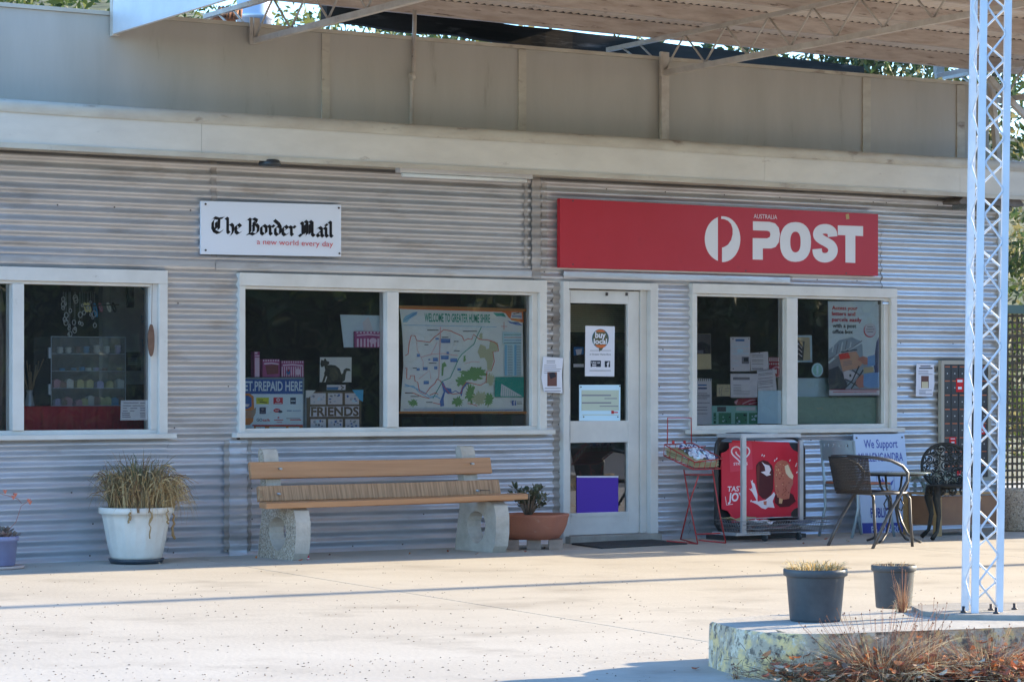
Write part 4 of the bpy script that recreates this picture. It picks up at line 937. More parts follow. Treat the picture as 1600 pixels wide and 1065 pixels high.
# ------------------------------------------------------------------ left window: display cabinet on a red cloth
C1 = lambda pts: [(70+a/4.439, 440+b/4.4375) for a, b in pts]
pm('red_cloth', (.50,.02,.03), .8, c2=(.38,.014,.022), scale=5, bump=.2, bscale=12)
tA, tB = WX(38,.3), WX(205,.3); tz = W(120,634,.3).z
t = thing('display_table', 'table under a dark red cloth that hangs in folds behind the left window', 'table', ((tA+tB)/2,.6,.06))
m = MB('red_cloth'); m.smooth = True; N = 90
o = len(m.v)
for i in range(N+1):
    x = tA-.15+(tB-tA+.3)*i/N
    for j, (z, yy) in enumerate(((tz,.95),(tz,.34),(tz-.01,.325),(tz-.2,.315),(tz-.5,.30))):
        fold = (.018*math.sin(i*.55)+.01*math.sin(i*1.3+1))*(0,.0,.3,1,1.4)[j]
        xx = x
        if i < 14 and j > 1: xx = x-.02*(14-i)*(j-1)*.25
        m.v.append(V(xx, yy+fold, z-(.07*max(0,(10-i)/10) if j < 4 else 0)))
for i in range(N):
    for j in range(4): a = o+i*5+j; m.face((a, a+1, a+6, a+5))
m.smooth = False; m.build('cloth', t)
m = MB('frame_brown'); m.box(tA,tB,.36,.93,tz-.05,tz-.03)
for x in (tA+.05,tB-.05):
    for y in (.4,.88): m.box(x-.02,x+.02,y-.02,y+.02,.06,tz-.05)
m.build('table_frame', t)
Yc = .42; cA, cB = WX(80,Yc), WX(196,Yc); cz0 = tz+.002; cz1 = W(120,526,Yc).z
t = thing('display_cabinet', 'clear acrylic display cabinet with four shelves of small trinkets on the red table', 'display cabinet', ((cA+cB)/2,.55,cz0))
m = MB('clear_plastic')
for a, b, c, e in ((cA,cB,Yc,Yc+.003),(cA,cB,Yc+.3,Yc+.303)): m.box(a,b,c,e,cz0+.005,cz1)
m.box(cA-.003,cA-.0002,Yc,Yc+.3,cz0+.005,cz1); m.box(cB+.0002,cB+.003,Yc,Yc+.3,cz0+.005,cz1); m.build('case', t)
flat('edge_pale', (.78,.83,.88))
sh = [W(120,p,Yc).z for p in (633,606,579,552)]
for z in sh:
    m = MB('edge_pale'); m.box(cA+.002,cB-.002,Yc+.004,Yc+.006,z-.004,z+.0); m.use('clear_plastic'); m.box(cA+.002,cB-.002,Yc+.0065,Yc+.29,z-.003,z-.0005); m.build('shelf', t)
m = MB('edge_pale'); m.tube([(cA,Yc,cz0),(cA,Yc,cz1),(cB,Yc,cz1),(cB,Yc,cz0)], .003, 4); m.build('edge_trim', t)
m = MB('edge_pale'); m.box(cA-.018,cA-.004,Yc,Yc+.02,cz0+.08,cz0+.16); m.build('hinge', t)
m = MB('edge_pale'); m.box(cA-.018,cA-.004,Yc,Yc+.02,cz1-.16,cz1-.08); m.build('hinge', t)
rr = random.Random(3)
for nm, c in (('tr_white',(.95,.94,.90)),('tr_yellow',(.93,.88,.60)),('tr_blue',(.42,.68,.85)),('tr_pink',(.90,.65,.68)),('tr_brown',(.62,.46,.38)),('tr_lilac',(.80,.76,.94))): flat(nm, c)
spots_ = {0:[(90,'tr_lilac'),(98,'tr_brown'),(106,'tr_pink'),(122,'tr_pink'),(132,'tr_yellow'),(141,'tr_white'),(150,'tr_brown'),(158,'tr_yellow'),(167,'tr_yellow'),(178,'tr_blue'),(189,'tr_brown')],
          1:[(88,'tr_pink'),(97,'tr_brown'),(108,'tr_white'),(124,'tr_yellow'),(139,'tr_yellow'),(155,'tr_lilac'),(170,'tr_yellow'),(187,'tr_white')],
          2:[(97,'tr_blue'),(115,'tr_blue'),(128,'tr_blue'),(138,'tr_white'),(150,'tr_lilac'),(164,'tr_brown'),(187,'tr_yellow')],
          3:[(94,'tr_white'),(107,'tr_white'),(121,'tr_brown'),(135,'tr_blue'),(151,'tr_white'),(167,'tr_white'),(184,'tr_lilac')]}
nmz = ['bottom','second','third','top']; clr = {'tr_white':'white','tr_yellow':'pale yellow','tr_blue':'blue','tr_pink':'pink','tr_brown':'brown','tr_lilac':'lilac'}
for s_ in range(4):
    for k, (px, c) in enumerate(spots_[s_]):
        p = W(px, 600, Yc+.05); h = rr.uniform(.03,.06) if s_ != 2 else rr.uniform(.012,.022); m = MB(c)
        wd = .028 if s_ < 2 else .022
        if s_ in (0,1): m.box(p.x-wd, p.x+wd, p.y-.02, p.y+.03, sh[s_]+.001, sh[s_]+h); m.prism([(p.x-wd,sh[s_]+h),(p.x+wd,sh[s_]+h),(p.x+wd*rr.uniform(-.4,.4),sh[s_]+h+.014)], lambda u,v,d_: (u,p.y-.018+d_,v), .04)
        else: m.lathe([(.012,0),(.026,h*.3),(.02,h*.7),(.026,h),(.018,h+.006)], 9, (p.x,p.y,sh[s_]+.001))
        L2 = spots_[s_]; where = 'at the left end' if k == 0 else 'at the right end' if k == len(L2)-1 else f"between the {clr[L2[k-1][1]]} and {clr[L2[k+1][1]]} ones"
        tag(m.build('trinket', base=(p.x,p.y,sh[s_])), f"small {clr[c]} trinket {where} on the {nmz[s_]} shelf", 'trinket', 'trinkets in the display cabinet')
# hanging bangles and glass charms
flat('bangle_blue', (.30,.62,.80), .2); flat('bangle_pink', (.80,.55,.62), .2); pm('crystal', (.75,.78,.78), .1, .3)
t = thing('hanging_jewellery', 'cluster of glass charms and bangles hanging on strings above the display cabinet', 'jewellery display', W(130,445,.5))
m = MB('dark_steel'); hz = W(130,476,.5); m.tube([W(100,479,.5),W(186,476,.5)], .005, 5)
for px in (110,128,146,172): m.tube([W(px,446,.5),W(px,480,.5)], .0015, 4)
m.build('rod', t)
for px, c in ((134,'tr_yellow'),(139,'tr_yellow'),(149,'bangle_blue'),(157,'bangle_pink'),(170,'tr_white'),(178,'dark_steel')):
    m = MB(c); p = W(px,480,.5); r_ = .032; pts = [p+V(math.cos(a)*.010, math.sin(a)*r_*.6, math.sin(a)*r_-.0) for a in [2*math.pi*k/14 for k in range(14)]]; 
    if c == 'bangle_blue': pts = [p+V((q-p).x, (q-p).y, (q-p).z*1.6-.02) for q in pts]
    m.tube(pts, .007, 5, True); m.build('bangle', t)
rr = random.Random(8)
for k in range(30):
    m = MB('crystal'); px = rr.uniform(98,150); py = rr.uniform(458,524); p = W(px,py,.5+rr.uniform(-.06,.06)); r_ = rr.uniform(.007,.018)
    m.tube([p+V(math.cos(a)*r_,0,math.sin(a)*r_*1.3) for a in [2*math.pi*q/8 for q in range(8)]], .0035, 4, True); m.tube([p+V(0,0,r_*1.3), V(p.x,p.y,W(px,456,.5).z)], .0007, 3); m.build('charm', t)
def d(m):
    Y=.034; 
    for y, a, b in ((836,545,650),(856,540,600),(856,608,690),(874,540,570),(874,592,640),(892,540,575),(892,590,620),(908,535,590),(920,535,590),(934,535,595)): m.art(C1([(a,y),(b,y),(b,y+5),(a,y+5)]), Y, 'print_grey')
    for y in (838,872,888,906,918,932): m.art(C1([(660,y),(695,y),(695,y+5),(660,y+5)]), Y, 'print_grey')
paper('price_list', 'small white price list taped low on the glass of the left window', 'notice', C1([(528,822),(714,820),(712,958),(524,960)]), .034, d, 'sign_white')
flat('pic_dark', (.13,.14,.20)); 
def d(m):
    for k in range(4): m.stroke(C1([(575,530+k*14),(640,530+k*14)]),1.4,1.28,'print_grey')
paper('picture_frame', 'small dark framed picture on the grey partition in the left window', 'picture', C1([(560,487),(668,487),(668,616),(560,616)]), 1.28, d, 'pic_dark', .02)
paper('picture_frame', 'narrow dark hanging at the top of the grey partition in the left window', 'wall hanging', C1([(570,10),(620,10),(618,180),(572,180)]), 1.27, lambda m: m.art(C1([(580,40),(608,60),(600,120),(584,110)]),1.27,'dusk_grey'), 'pic_dark', .02)
m = MB('inner_grey'); m.box(WX(195,1.25), WX(225,1.25), 1.2, 1.295, W(200,584,1.25).z-.01, W(200,584,1.25).z); tag(m.build('wall_shelf', base=(WX(210,1.25),1.29,W(200,584,1.25).z)), 'thin grey shelf under the small dark picture on the partition', 'shelf')
pm('sole_brown', (.20,.11,.07), .8, c2=(.13,.07,.05), scale=20)
m = MB('sole_brown'); pts = C1(circ(740,405,22,112,20)); m.slab([(a,b) for a, b in pts], -.05, .012); m.tube([W(237,505,-.044), W(237,496,-.044), W(238,440,-.03)], .002, 4)
tag(m.build('wooden_ornament', base=W(237,555,-.045)), 'long brown oval ornament hanging over the right stile of the left window', 'ornament')
m = MB('bangle_blue'); flat('ornament_blue', (.22,.48,.58)); m.use('ornament_blue')
P_ = C1([(655,30),(690,55),(712,110),(700,160),(716,200),(700,255),(712,300),(714,380),(704,420),(712,500),(700,540)])
m.tube([W(a,b,.10) for a, b in P_], [.004,.006,.008,.010,.007,.010,.003,.012,.014,.010,.004], 6)
for k in (2,4,5,8,9): p = W(*P_[k],.10); m.tube([p, p+V(-.035,0,.02), p+V(-.03,0,-.03), p], .004, 5)
tag(m.build('string_ornament', base=W(228,560,.10)), 'blue string ornament hanging inside the right edge of the left window', 'ornament')
pm('dried_stem', (.25,.18,.10), .8); pm('vase_glass', (.3,.32,.34), .1, spec=.8)
def vase(name, label, px, pb, pt, Yq, stem=True):
    b = W(px,pb,Yq); h = (pb-pt)/214
    t = thing(name, label, 'vase', b); m = MB('vase_glass'); m.lathe([(.035,0),(.045,.06),(.03,.14),(.02,.18),(.028,.2)], 14, b); m.build('vase_body', t)
    rr = random.Random(px)
    m = MB('dried_stem')
    for k in range(16):
        a = rr.uniform(-1,1); m.tube([b+V(0,0,.16), b+V(a*.04,rr.uniform(-.03,.03),h*.55), b+V(a*.10,rr.uniform(-.05,.05),h*rr.uniform(.75,1))], [.002,.003,.006], 4)
    m.build('dried_flowers', t)
vase('flower_vase', 'small dark vase of dried stems standing left of the display cabinet', 46, 652, 560, .42)
pm('curtain_cloth', (.45,.35,.30), .8, c2=(.3,.2,.18), scale=4, stretch=(9,1,.5))
m = MB('curtain_cloth'); m.smooth = True; o = 0; N = 24
for i in range(N+1):
    px = -40+47*i/N
    for j, py in enumerate((440,520,600,680)): p = W(px-8*(j==0)+6*math.sin(j*1.1)*(i/N), py, .2); p.y += .03*math.sin(i*1.2); m.v.append(p)
for i in range(N):
    for j in range(3): a = i*4+j; m.face((a,a+1,a+5,a+4))
tag(m.build('curtain', base=W(-10,680,.2)), 'bunched tan and brown curtain at the far left edge of the left window', 'curtain')
m = MB('crate_pale'); m.box(WX(150,.6), WX(232,.6), .3, .8, W(200,671,.5).z-.02, W(200,671,.5).z); m.use('inner_dark'); m.box(WX(150,.6), WX(232,.6), .32, .8, .06, W(200,671,.5).z-.021)
tag(m.build('low_counter', base=(WX(190,.6),.5,.06)), 'low dark counter inside the left window behind the price list', 'counter')

# ------------------------------------------------------------------ helpers for free-standing things
def local(name, label, cat, loc, rz=0, group=None):
    o = thing(name, label, cat, loc, group); o.rotation_euler = (0,0,rz); OFF[o.name] = V(0,0,0); return o
def blades(m, n, base_r, c, hmin, hmax, spread, wd, mats, rr, droop=.5, seg=5, curl=0):
    c = Vector(c)
    for i in range(n):
        m.use(rr.choice(mats)); a = rr.uniform(0, 6.283); r0 = base_r*math.sqrt(rr.random()); h = rr.uniform(hmin, hmax); out = spread*rr.uniform(.2, 1.0)
        p = c+V(r0*math.cos(a), r0*math.sin(a), 0); a2 = a+rr.uniform(-.7,.7); dx, dy = math.cos(a2), math.sin(a2); w_ = wd*rr.uniform(.6,1.2); dr = droop*rr.uniform(.3,1.3)
        o = len(m.v); side = V(-dy, dx, 0); tw = rr.uniform(-.5,.5)
        for k in range(seg+1):
            t = k/seg; q = p+V(dx*out*t*t**.3, dy*out*t*t**.3, h*(t*(1+dr)-dr*t**2.6*1.5)); cu_ = curl*t; q = q+V(rr.gauss(0,cu_),rr.gauss(0,cu_),rr.gauss(0,cu_)); ww = w_*(1-t*.9)
            sd_ = (side*math.cos(tw*k)+V(0,0,1)*math.sin(tw*k))*ww
            m.v += [q-sd_, q+sd_]
        for k in range(seg): a_ = o+2*k; m.face((a_, a_+1, a_+3, a_+2))

# ------------------------------------------------------------------ bench
def aggregate():
    m = pm('aggregate', (.42,.36,.29), .85, bump=.5, bscale=80); n = m.node_tree.nodes; l = m.node_tree.links
    tc = n.new('ShaderNodeTexCoord'); v = n.new('ShaderNodeTexVoronoi'); v.inputs['Scale'].default_value = 110; l.new(tc.outputs['Object'], v.inputs[0])
    r = n.new('ShaderNodeValToRGB'); r.color_ramp.interpolation = 'CONSTANT'; e = r.color_ramp.elements
    for i, (p, c) in enumerate([(0,(.42,.33,.25,1)),(.3,(.50,.40,.30,1)),(.5,(.58,.49,.39,1)),(.68,(.34,.26,.19,1)),(.78,(.46,.34,.25,1)),(.92,(.17,.14,.12,1))]):
        if i < 2: e[i].position = p; e[i].color = c
        else: q = e.new(p); q.color = c
    s = n.new('ShaderNodeSeparateColor'); l.new(v.outputs['Color'], s.inputs[0]); l.new(s.outputs[0], r.inputs[0]); l.new(r.outputs[0], n['Principled BSDF'].inputs['Base Color'])
aggregate()
pm('cast_concrete', (.56,.50,.43), .85, c2=(.43,.38,.32), scale=8, bump=.4, bscale=60)
pm('bench_wood', (.52,.26,.12), .5, c2=(.42,.20,.09), scale=3, stretch=(.4,4,12), c3=(.55,.38,.24), s3=9, lo3=.68, hi3=.75, bump=.15, bscale=18)
pm('bench_wood_worn', (.52,.29,.15), .6, c2=(.33,.17,.08), scale=4, stretch=(14,.5,.5), lo=.42, hi=.6, bump=.4, bscale=12)
pm('raw_wood', (.70,.48,.30), .8, c2=(.42,.25,.14), scale=12)
bench = thing('bench', 'weathered wooden plank bench on two curved pebble concrete end supports against the iron wall', 'bench', (-1.5,-.55,0))
prof = [(-.78,0),(-.82,.05),(-.84,.15),(-.84,.28),(-.815,.36),(-.76,.385),(-.50,.375),(-.445,.40),(-.40,.55),(-.36,.76),(-.34,.795),(-.30,.805),(-.275,.78),(-.28,.70),(-.33,.45),(-.33,.32),(-.30,.18),(-.28,.08),(-.27,.0)]
hole = [(-.57+.125*math.cos(a)*(1+.15*math.sin(a)), .185+.125*math.sin(a)) for a in [2*math.pi*i/18 for i in range(18)]]
for x0, mt, rims in ((-2.45,'aggregate','cast_concrete'),(-.71,'cast_concrete','cast_concrete')):
    m = MB(mt); m.prism(prof, lambda u,v,d: (x0+d,u,v), .12, [hole])
    if rims not in m.mats: m.use(rims)
    for i, f in enumerate(m.f):
        if len(f) == 4: m.mi[i] = m.mats.index(rims)
    b = m.build('end_support', bench); bevel(b, .012, 3)
pl = lambda a,b,y,z,sy,sz: None
def plank(name, x0, x1, y, z, th, h, tilt, mat, jag=False, zr=0, parent=bench):
    m = MB(mat); n = 18; o = 0
    Rm = Matrix.Translation((0,y,z)) @ Matrix.Rotation(tilt, 4, 'X')
    for i in range(n+1):
        x = x0+(x1-x0)*i/n
        for (yy,zz) in ((-th/2,-h/2),(th/2,-h/2),(th/2,h/2),(-th/2,h/2)):
            xj = x
            if jag and i == 0 and zz < 0: xj = x-.01
            q = Rm @ V(0,yy,zz); m.v.append(V(xj+.0, q.y, q.z+zr*(i/n)+.003*noise.noise(V(x*2,y,zz))-.004*math.sin(math.pi*i/n)))
    for i in range(n):
        for k in range(4): a = i*4+k; b_ = i*4+(k+1)%4; m.face((a, b_, b_+4, a+4))
    m.face((3,2,1,0)); m.face((n*4,n*4+1,n*4+2,n*4+3))
    q = m.build(name, parent); bevel(q, .006, 2); return q
p1 = plank('backrest_plank', -2.60, -.48, -.415, .645, .035, .125, R(-14), 'bench_wood', zr=.005)
p2 = plank('backrest_plank', -2.56, -.44, -.475, .475, .035, .115, R(-16), 'bench_wood_worn', zr=.01, jag=True)
p3 = plank('seat_plank', -2.70, -.42, -.795, .405, .11, .042, R(3), 'bench_wood', zr=.02)
p4 = plank('seat_plank', -2.62, -.46, -.66, .398, .11, .038, R(3), 'bench_wood', zr=.01)
m = MB('raw_wood'); m.prism([(-2.572,.425),(-2.50,.43),(-2.51,.452),(-2.545,.46),(-2.555,.50),(-2.574,.51)], lambda u,v,d: (u,-.509+d+(.475-v)*.28,v), .012); m.build('splinter', p2)
for (px, py, yq, pr) in ((437,732,-.44,p1),(737,724,-.44,p1),(435,771,-.50,p2),(745,766,-.50,p2)):
    p = W(px,py,yq); m = MB('steel'); m.tube([V(p.x,-.41,p.z-.0), V(p.x,yq-.028,p.z)], .009, 10); m.build('bolt', pr)
m = MB('dark_steel'); p = W(745,765,-.5); m.bar(V(p.x,-.502,p.z), V(p.x+.12,-.503,p.z-.006), .003,.004); m.build('crack', p2)

# ------------------------------------------------------------------ pots by the wall
pm('white_plastic', (.78,.72,.64), .35, c2=(.68,.61,.53), scale=5, c3=(.42,.36,.30), s3=9, lo3=.68, hi3=.8)
pm('saucer_plastic', (.035,.045,.06), .45); pm('soil', (.05,.038,.03), .95, bump=.6, bscale=60)
for nm, c in (('blade_green',(.12,.13,.055)),('blade_grey',(.20,.17,.095)),('blade_tan',(.46,.29,.13)),('blade_pale',(.66,.48,.24)),('blade_brown',(.24,.135,.065))): pm(nm, c, .7, trans=.25)
c = V(-3.52,-.42,0)
t = thing('potted_plant', 'fluted white plastic pot of half dried strappy leaves on a dark saucer', 'potted plant', c)
m = MB('white_plastic')
prof = [(.175,.03),(.185,.05),(.215,.18),(.24,.32),(.248,.352),(.262,.356),(.268,.365),(.268,.395),(.262,.402),(.245,.402),(.238,.37),(.20,.35)]
m.lathe(prof, 72, c, lambda r,z,a: r*(1-.03*(1 if (int(a*36/6.283)%2 and .06<z<.34) else 0)), cap=True); m.build('pot', t)
m = MB('saucer_plastic'); m.lathe([(.16,0),(.185,.005),(.20,.035),(.19,.036),(.17,.02)], 36, c); m.build('saucer', t)
m = MB('soil'); m.lathe([(.01,.37),(.238,.368)], 24, c, cap=False); m.build('soil', t)
rr = random.Random(11); m = MB('blade_green')
blades(m, 300, .14, c+V(0,0,.36), .28, .50, .17, .009, ['blade_green','blade_grey','blade_grey','blade_brown','blade_tan'], rr, .45, 6, .009)
blades(m, 420, .20, c+V(0,0,.36), .16, .36, .24, .008, ['blade_grey','blade_tan','blade_brown','blade_tan','blade_pale','blade_brown'], rr, 1.3, 6, .014)
blades(m, 300, .16, c+V(.05,-.05,.36), .18, .34, .26, .008, ['blade_pale','blade_tan','blade_grey'], rr, 1.7, 6, .016)
blades(m, 240, .10, c+V(.15,-.08,.37), .08, .22, .26, .007, ['blade_pale','blade_tan'], rr, 2.5, 6, .016)
blades(m, 26, .16, c+V(-.02,-.16,.37), .03, .10, .14, .006, ['blade_tan','blade_brown'], rr, 2.4)
m.build('leaves', t)
for (dx, dy, h_) in ((.235,-.10,.22),(-.03,-.262,.20),(-.16,-.2,.09),(.12,-.24,.10)):
    m = MB('blade_tan'); q = c+V(dx,dy,.39); pts = [q+V(rr.uniform(-.012,.012), -.014+rr.uniform(-.01,.006), -h_*k/8) for k in range(9)]
    m.tube(pts, [.003]+[rr.uniform(.004,.011) for _ in range(8)], 5); m.build('dead_leaf', t)

pm('lilac_plastic', (.28,.29,.45), .5, c2=(.22,.22,.36), scale=5); pm('pink_saucer', (.55,.42,.38), .7)
pm('succulent', (.16,.17,.14), .6, c2=(.30,.16,.13), scale=14); pm('coral_flower', (.75,.22,.14), .6); pm('pink_stem', (.40,.16,.13), .6)
c = V(-4.60,-.42,0)
t = thing('potted_plant', 'small lilac pot with a rosette succulent and coral flowers at the left edge', 'potted plant', c)
m = MB('lilac_plastic'); m.lathe([(.125,.02),(.135,.03),(.150,.19),(.160,.192),(.162,.225),(.15,.226),(.14,.19)], 36, c); m.build('pot', t)
m = MB('pink_saucer'); m.lathe([(.17,0),(.195,.004),(.20,.022),(.18,.022),(.16,.012)], 32, c); m.build('saucer', t)
def leafpetal(m, c, a, L, wd, tilt, th=.008):
    d = V(math.cos(a)*math.cos(tilt), math.sin(a)*math.cos(tilt), math.sin(tilt)); s = V(-math.sin(a), math.cos(a), 0); u = d.cross(s)*-1
    o = len(m.v); prof_ = ((0,.35),(.4,.8),(.75,1),(.92,.6),(1,.05))
    for t_, w_ in prof_:
        p = c+d*L*t_+V(0,0,.012*t_*t_); m.v += [p-s*wd*w_, p-u*th*w_, p+s*wd*w_, p+u*th*w_]
    for k in range(len(prof_)-1):
        for j in range(4): a_ = o+k*4+j; b_ = o+k*4+(j+1)%4; m.face((a_, b_, b_+4, a_+4))
m = MB('succulent')
for (dx,dy,dz) in ((0,-.02,.23),(.07,.03,.25),(-.06,.03,.25),(.03,-.06,.22),(.09,-.04,.22)):
    for k in range(16): leafpetal(m, c+V(dx,dy,dz-.02), k*2.4, .04+.0035*k, .014+.0006*k, R(82-k*4.6))
m.build('rosettes', t)
m = MB('pink_stem'); b0 = c+V(.08,0,.25); pts = [b0, W(24,808,-.42), W(31,787,-.42), W(41,781,-.42)]
m.tube([b0, W(25,815,-.42), W(33,790,-.42), W(43,783,-.42)], .0022, 5); m.tube([W(-10,768,-.42), W(12,774,-.42), W(28,779,-.42), W(34,786,-.42)], .0022, 5)
m.build('flower_stalk', t)
for px, py in ((24,776),(45,785),(21,780),(47,788),(8,771)):
    p = W(px,py,-.42); m = MB('coral_flower')
    for k in range(5): leafpetal(m, p, k*1.26, .022, .006, R(50), .003)
    m.build('flower', t)

# terracotta planter on three bricks
pm('terracotta', (.42,.15,.085), .8, c2=(.36,.13,.08), scale=5, c3=(.50,.30,.22), s3=6, lo3=.62, hi3=.78, bump=.15); pm('brick_worn', (.40,.29,.23), .9, c2=(.30,.22,.18), scale=14, bump=.5, bscale=70)
pm('jade_leaf', (.06,.075,.04), .5, c2=(.13,.12,.07), scale=20); pm('jade_stem', (.25,.18,.13), .8)
pc = V(-.13,-.50,0); rot = R(-54)
PS = 1.28
t = local('potted_plant', 'square tapered terracotta planter with a small jade bush beside the door', 'potted plant', (pc.x,pc.y,.075), rot)
m = MB('terracotta'); n = 32; m.smooth = True
def sq(a, k): 
    c_, s_ = math.cos(a), math.sin(a); p = 5; return k/((abs(c_)**p+abs(s_)**p)**(1/p))
m.lathe([(.115,0),(.135,.006),(.16,.05),(.178,.11),(.185,.16),(.19,.175),(.19,.192),(.172,.192),(.165,.15)], 48, (0,0,0), lambda r,z,a: sq(a, r)); m.build('pot', t)
m = MB('soil'); m.lathe([(.01,.165),(.168,.163)], 32, (0,0,0), lambda r,z,a: sq(a, r), cap=False); m.build('soil', t)
t.scale = (PS,PS,1.02)
rr = random.Random(4); m = MB('jade_stem'); tips = []
for k in range(16):
    a = rr.uniform(0,6.28); r_ = rr.uniform(.04,.15); b0 = V(-.02,-.05,.16); e = b0+V(math.cos(a)*r_, math.sin(a)*r_, rr.uniform(.07,.24)); e.x -= .01
    m.tube([b0+V(rr.uniform(-.01,.01),0,0), b0.lerp(e,.5)+V(0,0,.02), e], [.008,.006,.004], 5); tips += [e, b0.lerp(e,.7)+V(0,0,.01)]
m.build('stems', t)
m = MB('jade_leaf')
for e in tips:
    for k in range(11): leafpetal(m, e+V(rr.uniform(-.015,.015),rr.uniform(-.015,.015),rr.uniform(-.02,.02)), rr.uniform(0,6.28), rr.uniform(.022,.036), .010, R(rr.uniform(-15,70)), .003)
m.build('leaves', t)
for k, (dx, dy, lb) in enumerate(((-.17,-.05,'pale brick under the left corner of the terracotta planter'),(.0,-.02,'shadowed brick under the middle of the terracotta planter'),(.17,-.02,'pinkish brick under the right corner of the terracotta planter'))):
    M = Matrix.Translation((pc.x,pc.y,0)) @ Matrix.Rotation(R(-34),4,'Z') @ Matrix.Translation((dx,dy,0)); m = MB('brick_worn'); m.box(-.055,.055,-.11,.11,0,.075,M); b = tag(m.build('brick', base=M.translation), lb, 'brick', 'bricks under the terracotta planter'); bevel(b,.004)

pm('mat_rubber', (.03,.03,.032), .9, c2=(.05,.05,.05), scale=60, bump=.8, bscale=120)
q = [G(893,850.5),G(1010,843.5),G(1074,850),G(940,857)]; m = MB('mat_rubber'); m.prism([(p.x,p.y) for p in q], lambda u,v,d:(u,v,.001+d), .012)
tag(m.build('doormat', base=(q[0]+q[2])/2), 'dark ribbed rubber mat lying before the door', 'doormat')
flat('cap_pink', (.75,.12,.32)); p = G(480,874); m = MB('cap_pink'); m.lathe([(.014,0),(.016,.02),(.012,.032)], 14, p); m.use('sign_white'); m.lathe([(.0165,.006),(.0165,.014)],14,p,cap=False)
tag(m.build('bottle_cap', base=p), 'bright pink plastic cap on the concrete by the left bench support', 'bottle cap')

# ------------------------------------------------------------------ red wire newspaper stand
pm('red_wire', (.48,.035,.035), .45, c2=(.32,.03,.03), scale=30); flat('news', (.80,.81,.88), .8); flat('news_dark', (.34,.36,.52), .8); flat('news_cream', (.66,.62,.48), .8)
C = lambda x, y, Y: W(1020+x/4.84, 640+y/4.841, Y)
t = thing('newspaper_stand', 'red wire stand with a sloping newspaper basket on crossed legs by the door', 'newspaper stand', G(1092,846))
ya, yb = -.50, -.80
m = MB('red_wire'); m.tube([C(110,255,ya),C(113,60,ya),C(290,60,ya),C(292,245,ya)], .005, 5); m.build('sign_holder', t)
for x in (155,240):
    m = MB('red_wire'); m.tube([C(x,232,ya),C(x,262,ya)], .012, 6); m.build('clip', t)
m = MB('red_wire'); top_ = [C(88,262,ya),C(298,250,ya),C(528,368,yb),C(318,395,yb)]; bot_ = [C(82,345,ya),C(290,335,ya),C(510,445,yb),C(305,450,yb)]
m.tube(top_, .005, 5, True); m.tube(bot_, .005, 5, True)
for i in range(4):
    for k in range(5):
        a = top_[i].lerp(top_[(i+1)%4], k/5); b = bot_[i].lerp(bot_[(i+1)%4], k/5); m.tube([a,b], .0028, 4)
for k in range(1,8):
    m.tube([bot_[0].lerp(bot_[3],k/8), bot_[1].lerp(bot_[2],k/8)], .0028, 4)
m.tube([top_[0].lerp(top_[3],.45)+V(0,0,.03), top_[1].lerp(top_[2],.45)+V(0,0,.03)], .004, 4)
m.build('basket', t)
for pts in ([(235,450,-.52),(275,690,-.60),(340,1010,-.72)],[(345,500,-.78),(280,690,-.66),(210,980,-.55)],[(452,455,-.80),(505,780,-.82),(552,1005,-.84)],[(238,490,-.58),(462,490,-.80)],[(105,990,-.62),(338,1012,-.74),(215,978,-.55)],[(345,985,-.70),(552,1005,-.84)],[(335,940,-.66),(512,932,-.82)]):
    m = MB('red_wire'); m.tube([C(*p) for p in pts], .006, 5); m.build('leg' if abs(pts[0][1]-pts[-1][1]) > 150 else 'crossbar', t)
# papers in it
def sheets(name, label, quad, mat, n, seed, cat='newspaper'):
    m = MB(mat); rr = random.Random(seed); M_ = sum(quad, V(0,0,0))/4
    for k in range(n):
        m.use(rr.choice((mat,'news','news_cream','news_dark') if k > n-4 else (mat,'news_cream')))
        z = k*.006; q = [p+V(rr.uniform(-.015,.015), rr.uniform(-.015,.015), z+rr.uniform(0,.004)) for p in quad]; mid = sum(q, V(0,0,0))/4+V(0,0,.008)
        m.add(q+[mid]+[p-V(0,0,.004) for p in q], [(0,1,4),(1,2,4),(2,3,4),(3,0,4),(0,5,6,1),(1,6,7,2),(2,7,8,3),(3,8,5,0)])
    return tag(m.build(name, base=M_), label, cat)
ins = [p.lerp(sum(bot_, V(0,0,0))/4, .1)+V(0,0,.012) for p in bot_]
sheets('newspaper_pile', 'pile of yellowed newspapers filling the red wire basket', ins, 'news_cream', 9, 2)
ins2 = [p+V(0,0,.065) for p in ins]; ins2[0] = ins2[0].lerp(ins2[1], .45); ins2[3] = ins2[3].lerp(ins2[2], .1)
m = MB('news'); rr = random.Random(3); o = 0; n = 14
for i in range(n+1):
    for j in range(n+1):
        p = ins2[0].lerp(ins2[1], i/n).lerp(ins2[3].lerp(ins2[2], i/n), j/n); m.v.append(p+V(rr.uniform(-.008,.008),rr.uniform(-.008,.008),.018*rr.uniform(-.6,1.4)+.02*math.sin(math.pi*i/n)*math.sin(math.pi*j/n)))
for i in range(n):
    for j in range(n): m.use(rr.choice(('news','news','news_dark','news','pale_blue','dusk_grey'))); a_ = i*(n+1)+j; m.face((a_,a_+1,a_+n+2,a_+n+1))
np_ = tag(m.build('newspaper', base=ins2[0]), 'crumpled blue and white newspapers on top of the yellowed pile in the red basket', 'newspaper'); s_ = np_.modifiers.new('thick','SOLIDIFY'); s_.thickness = .012

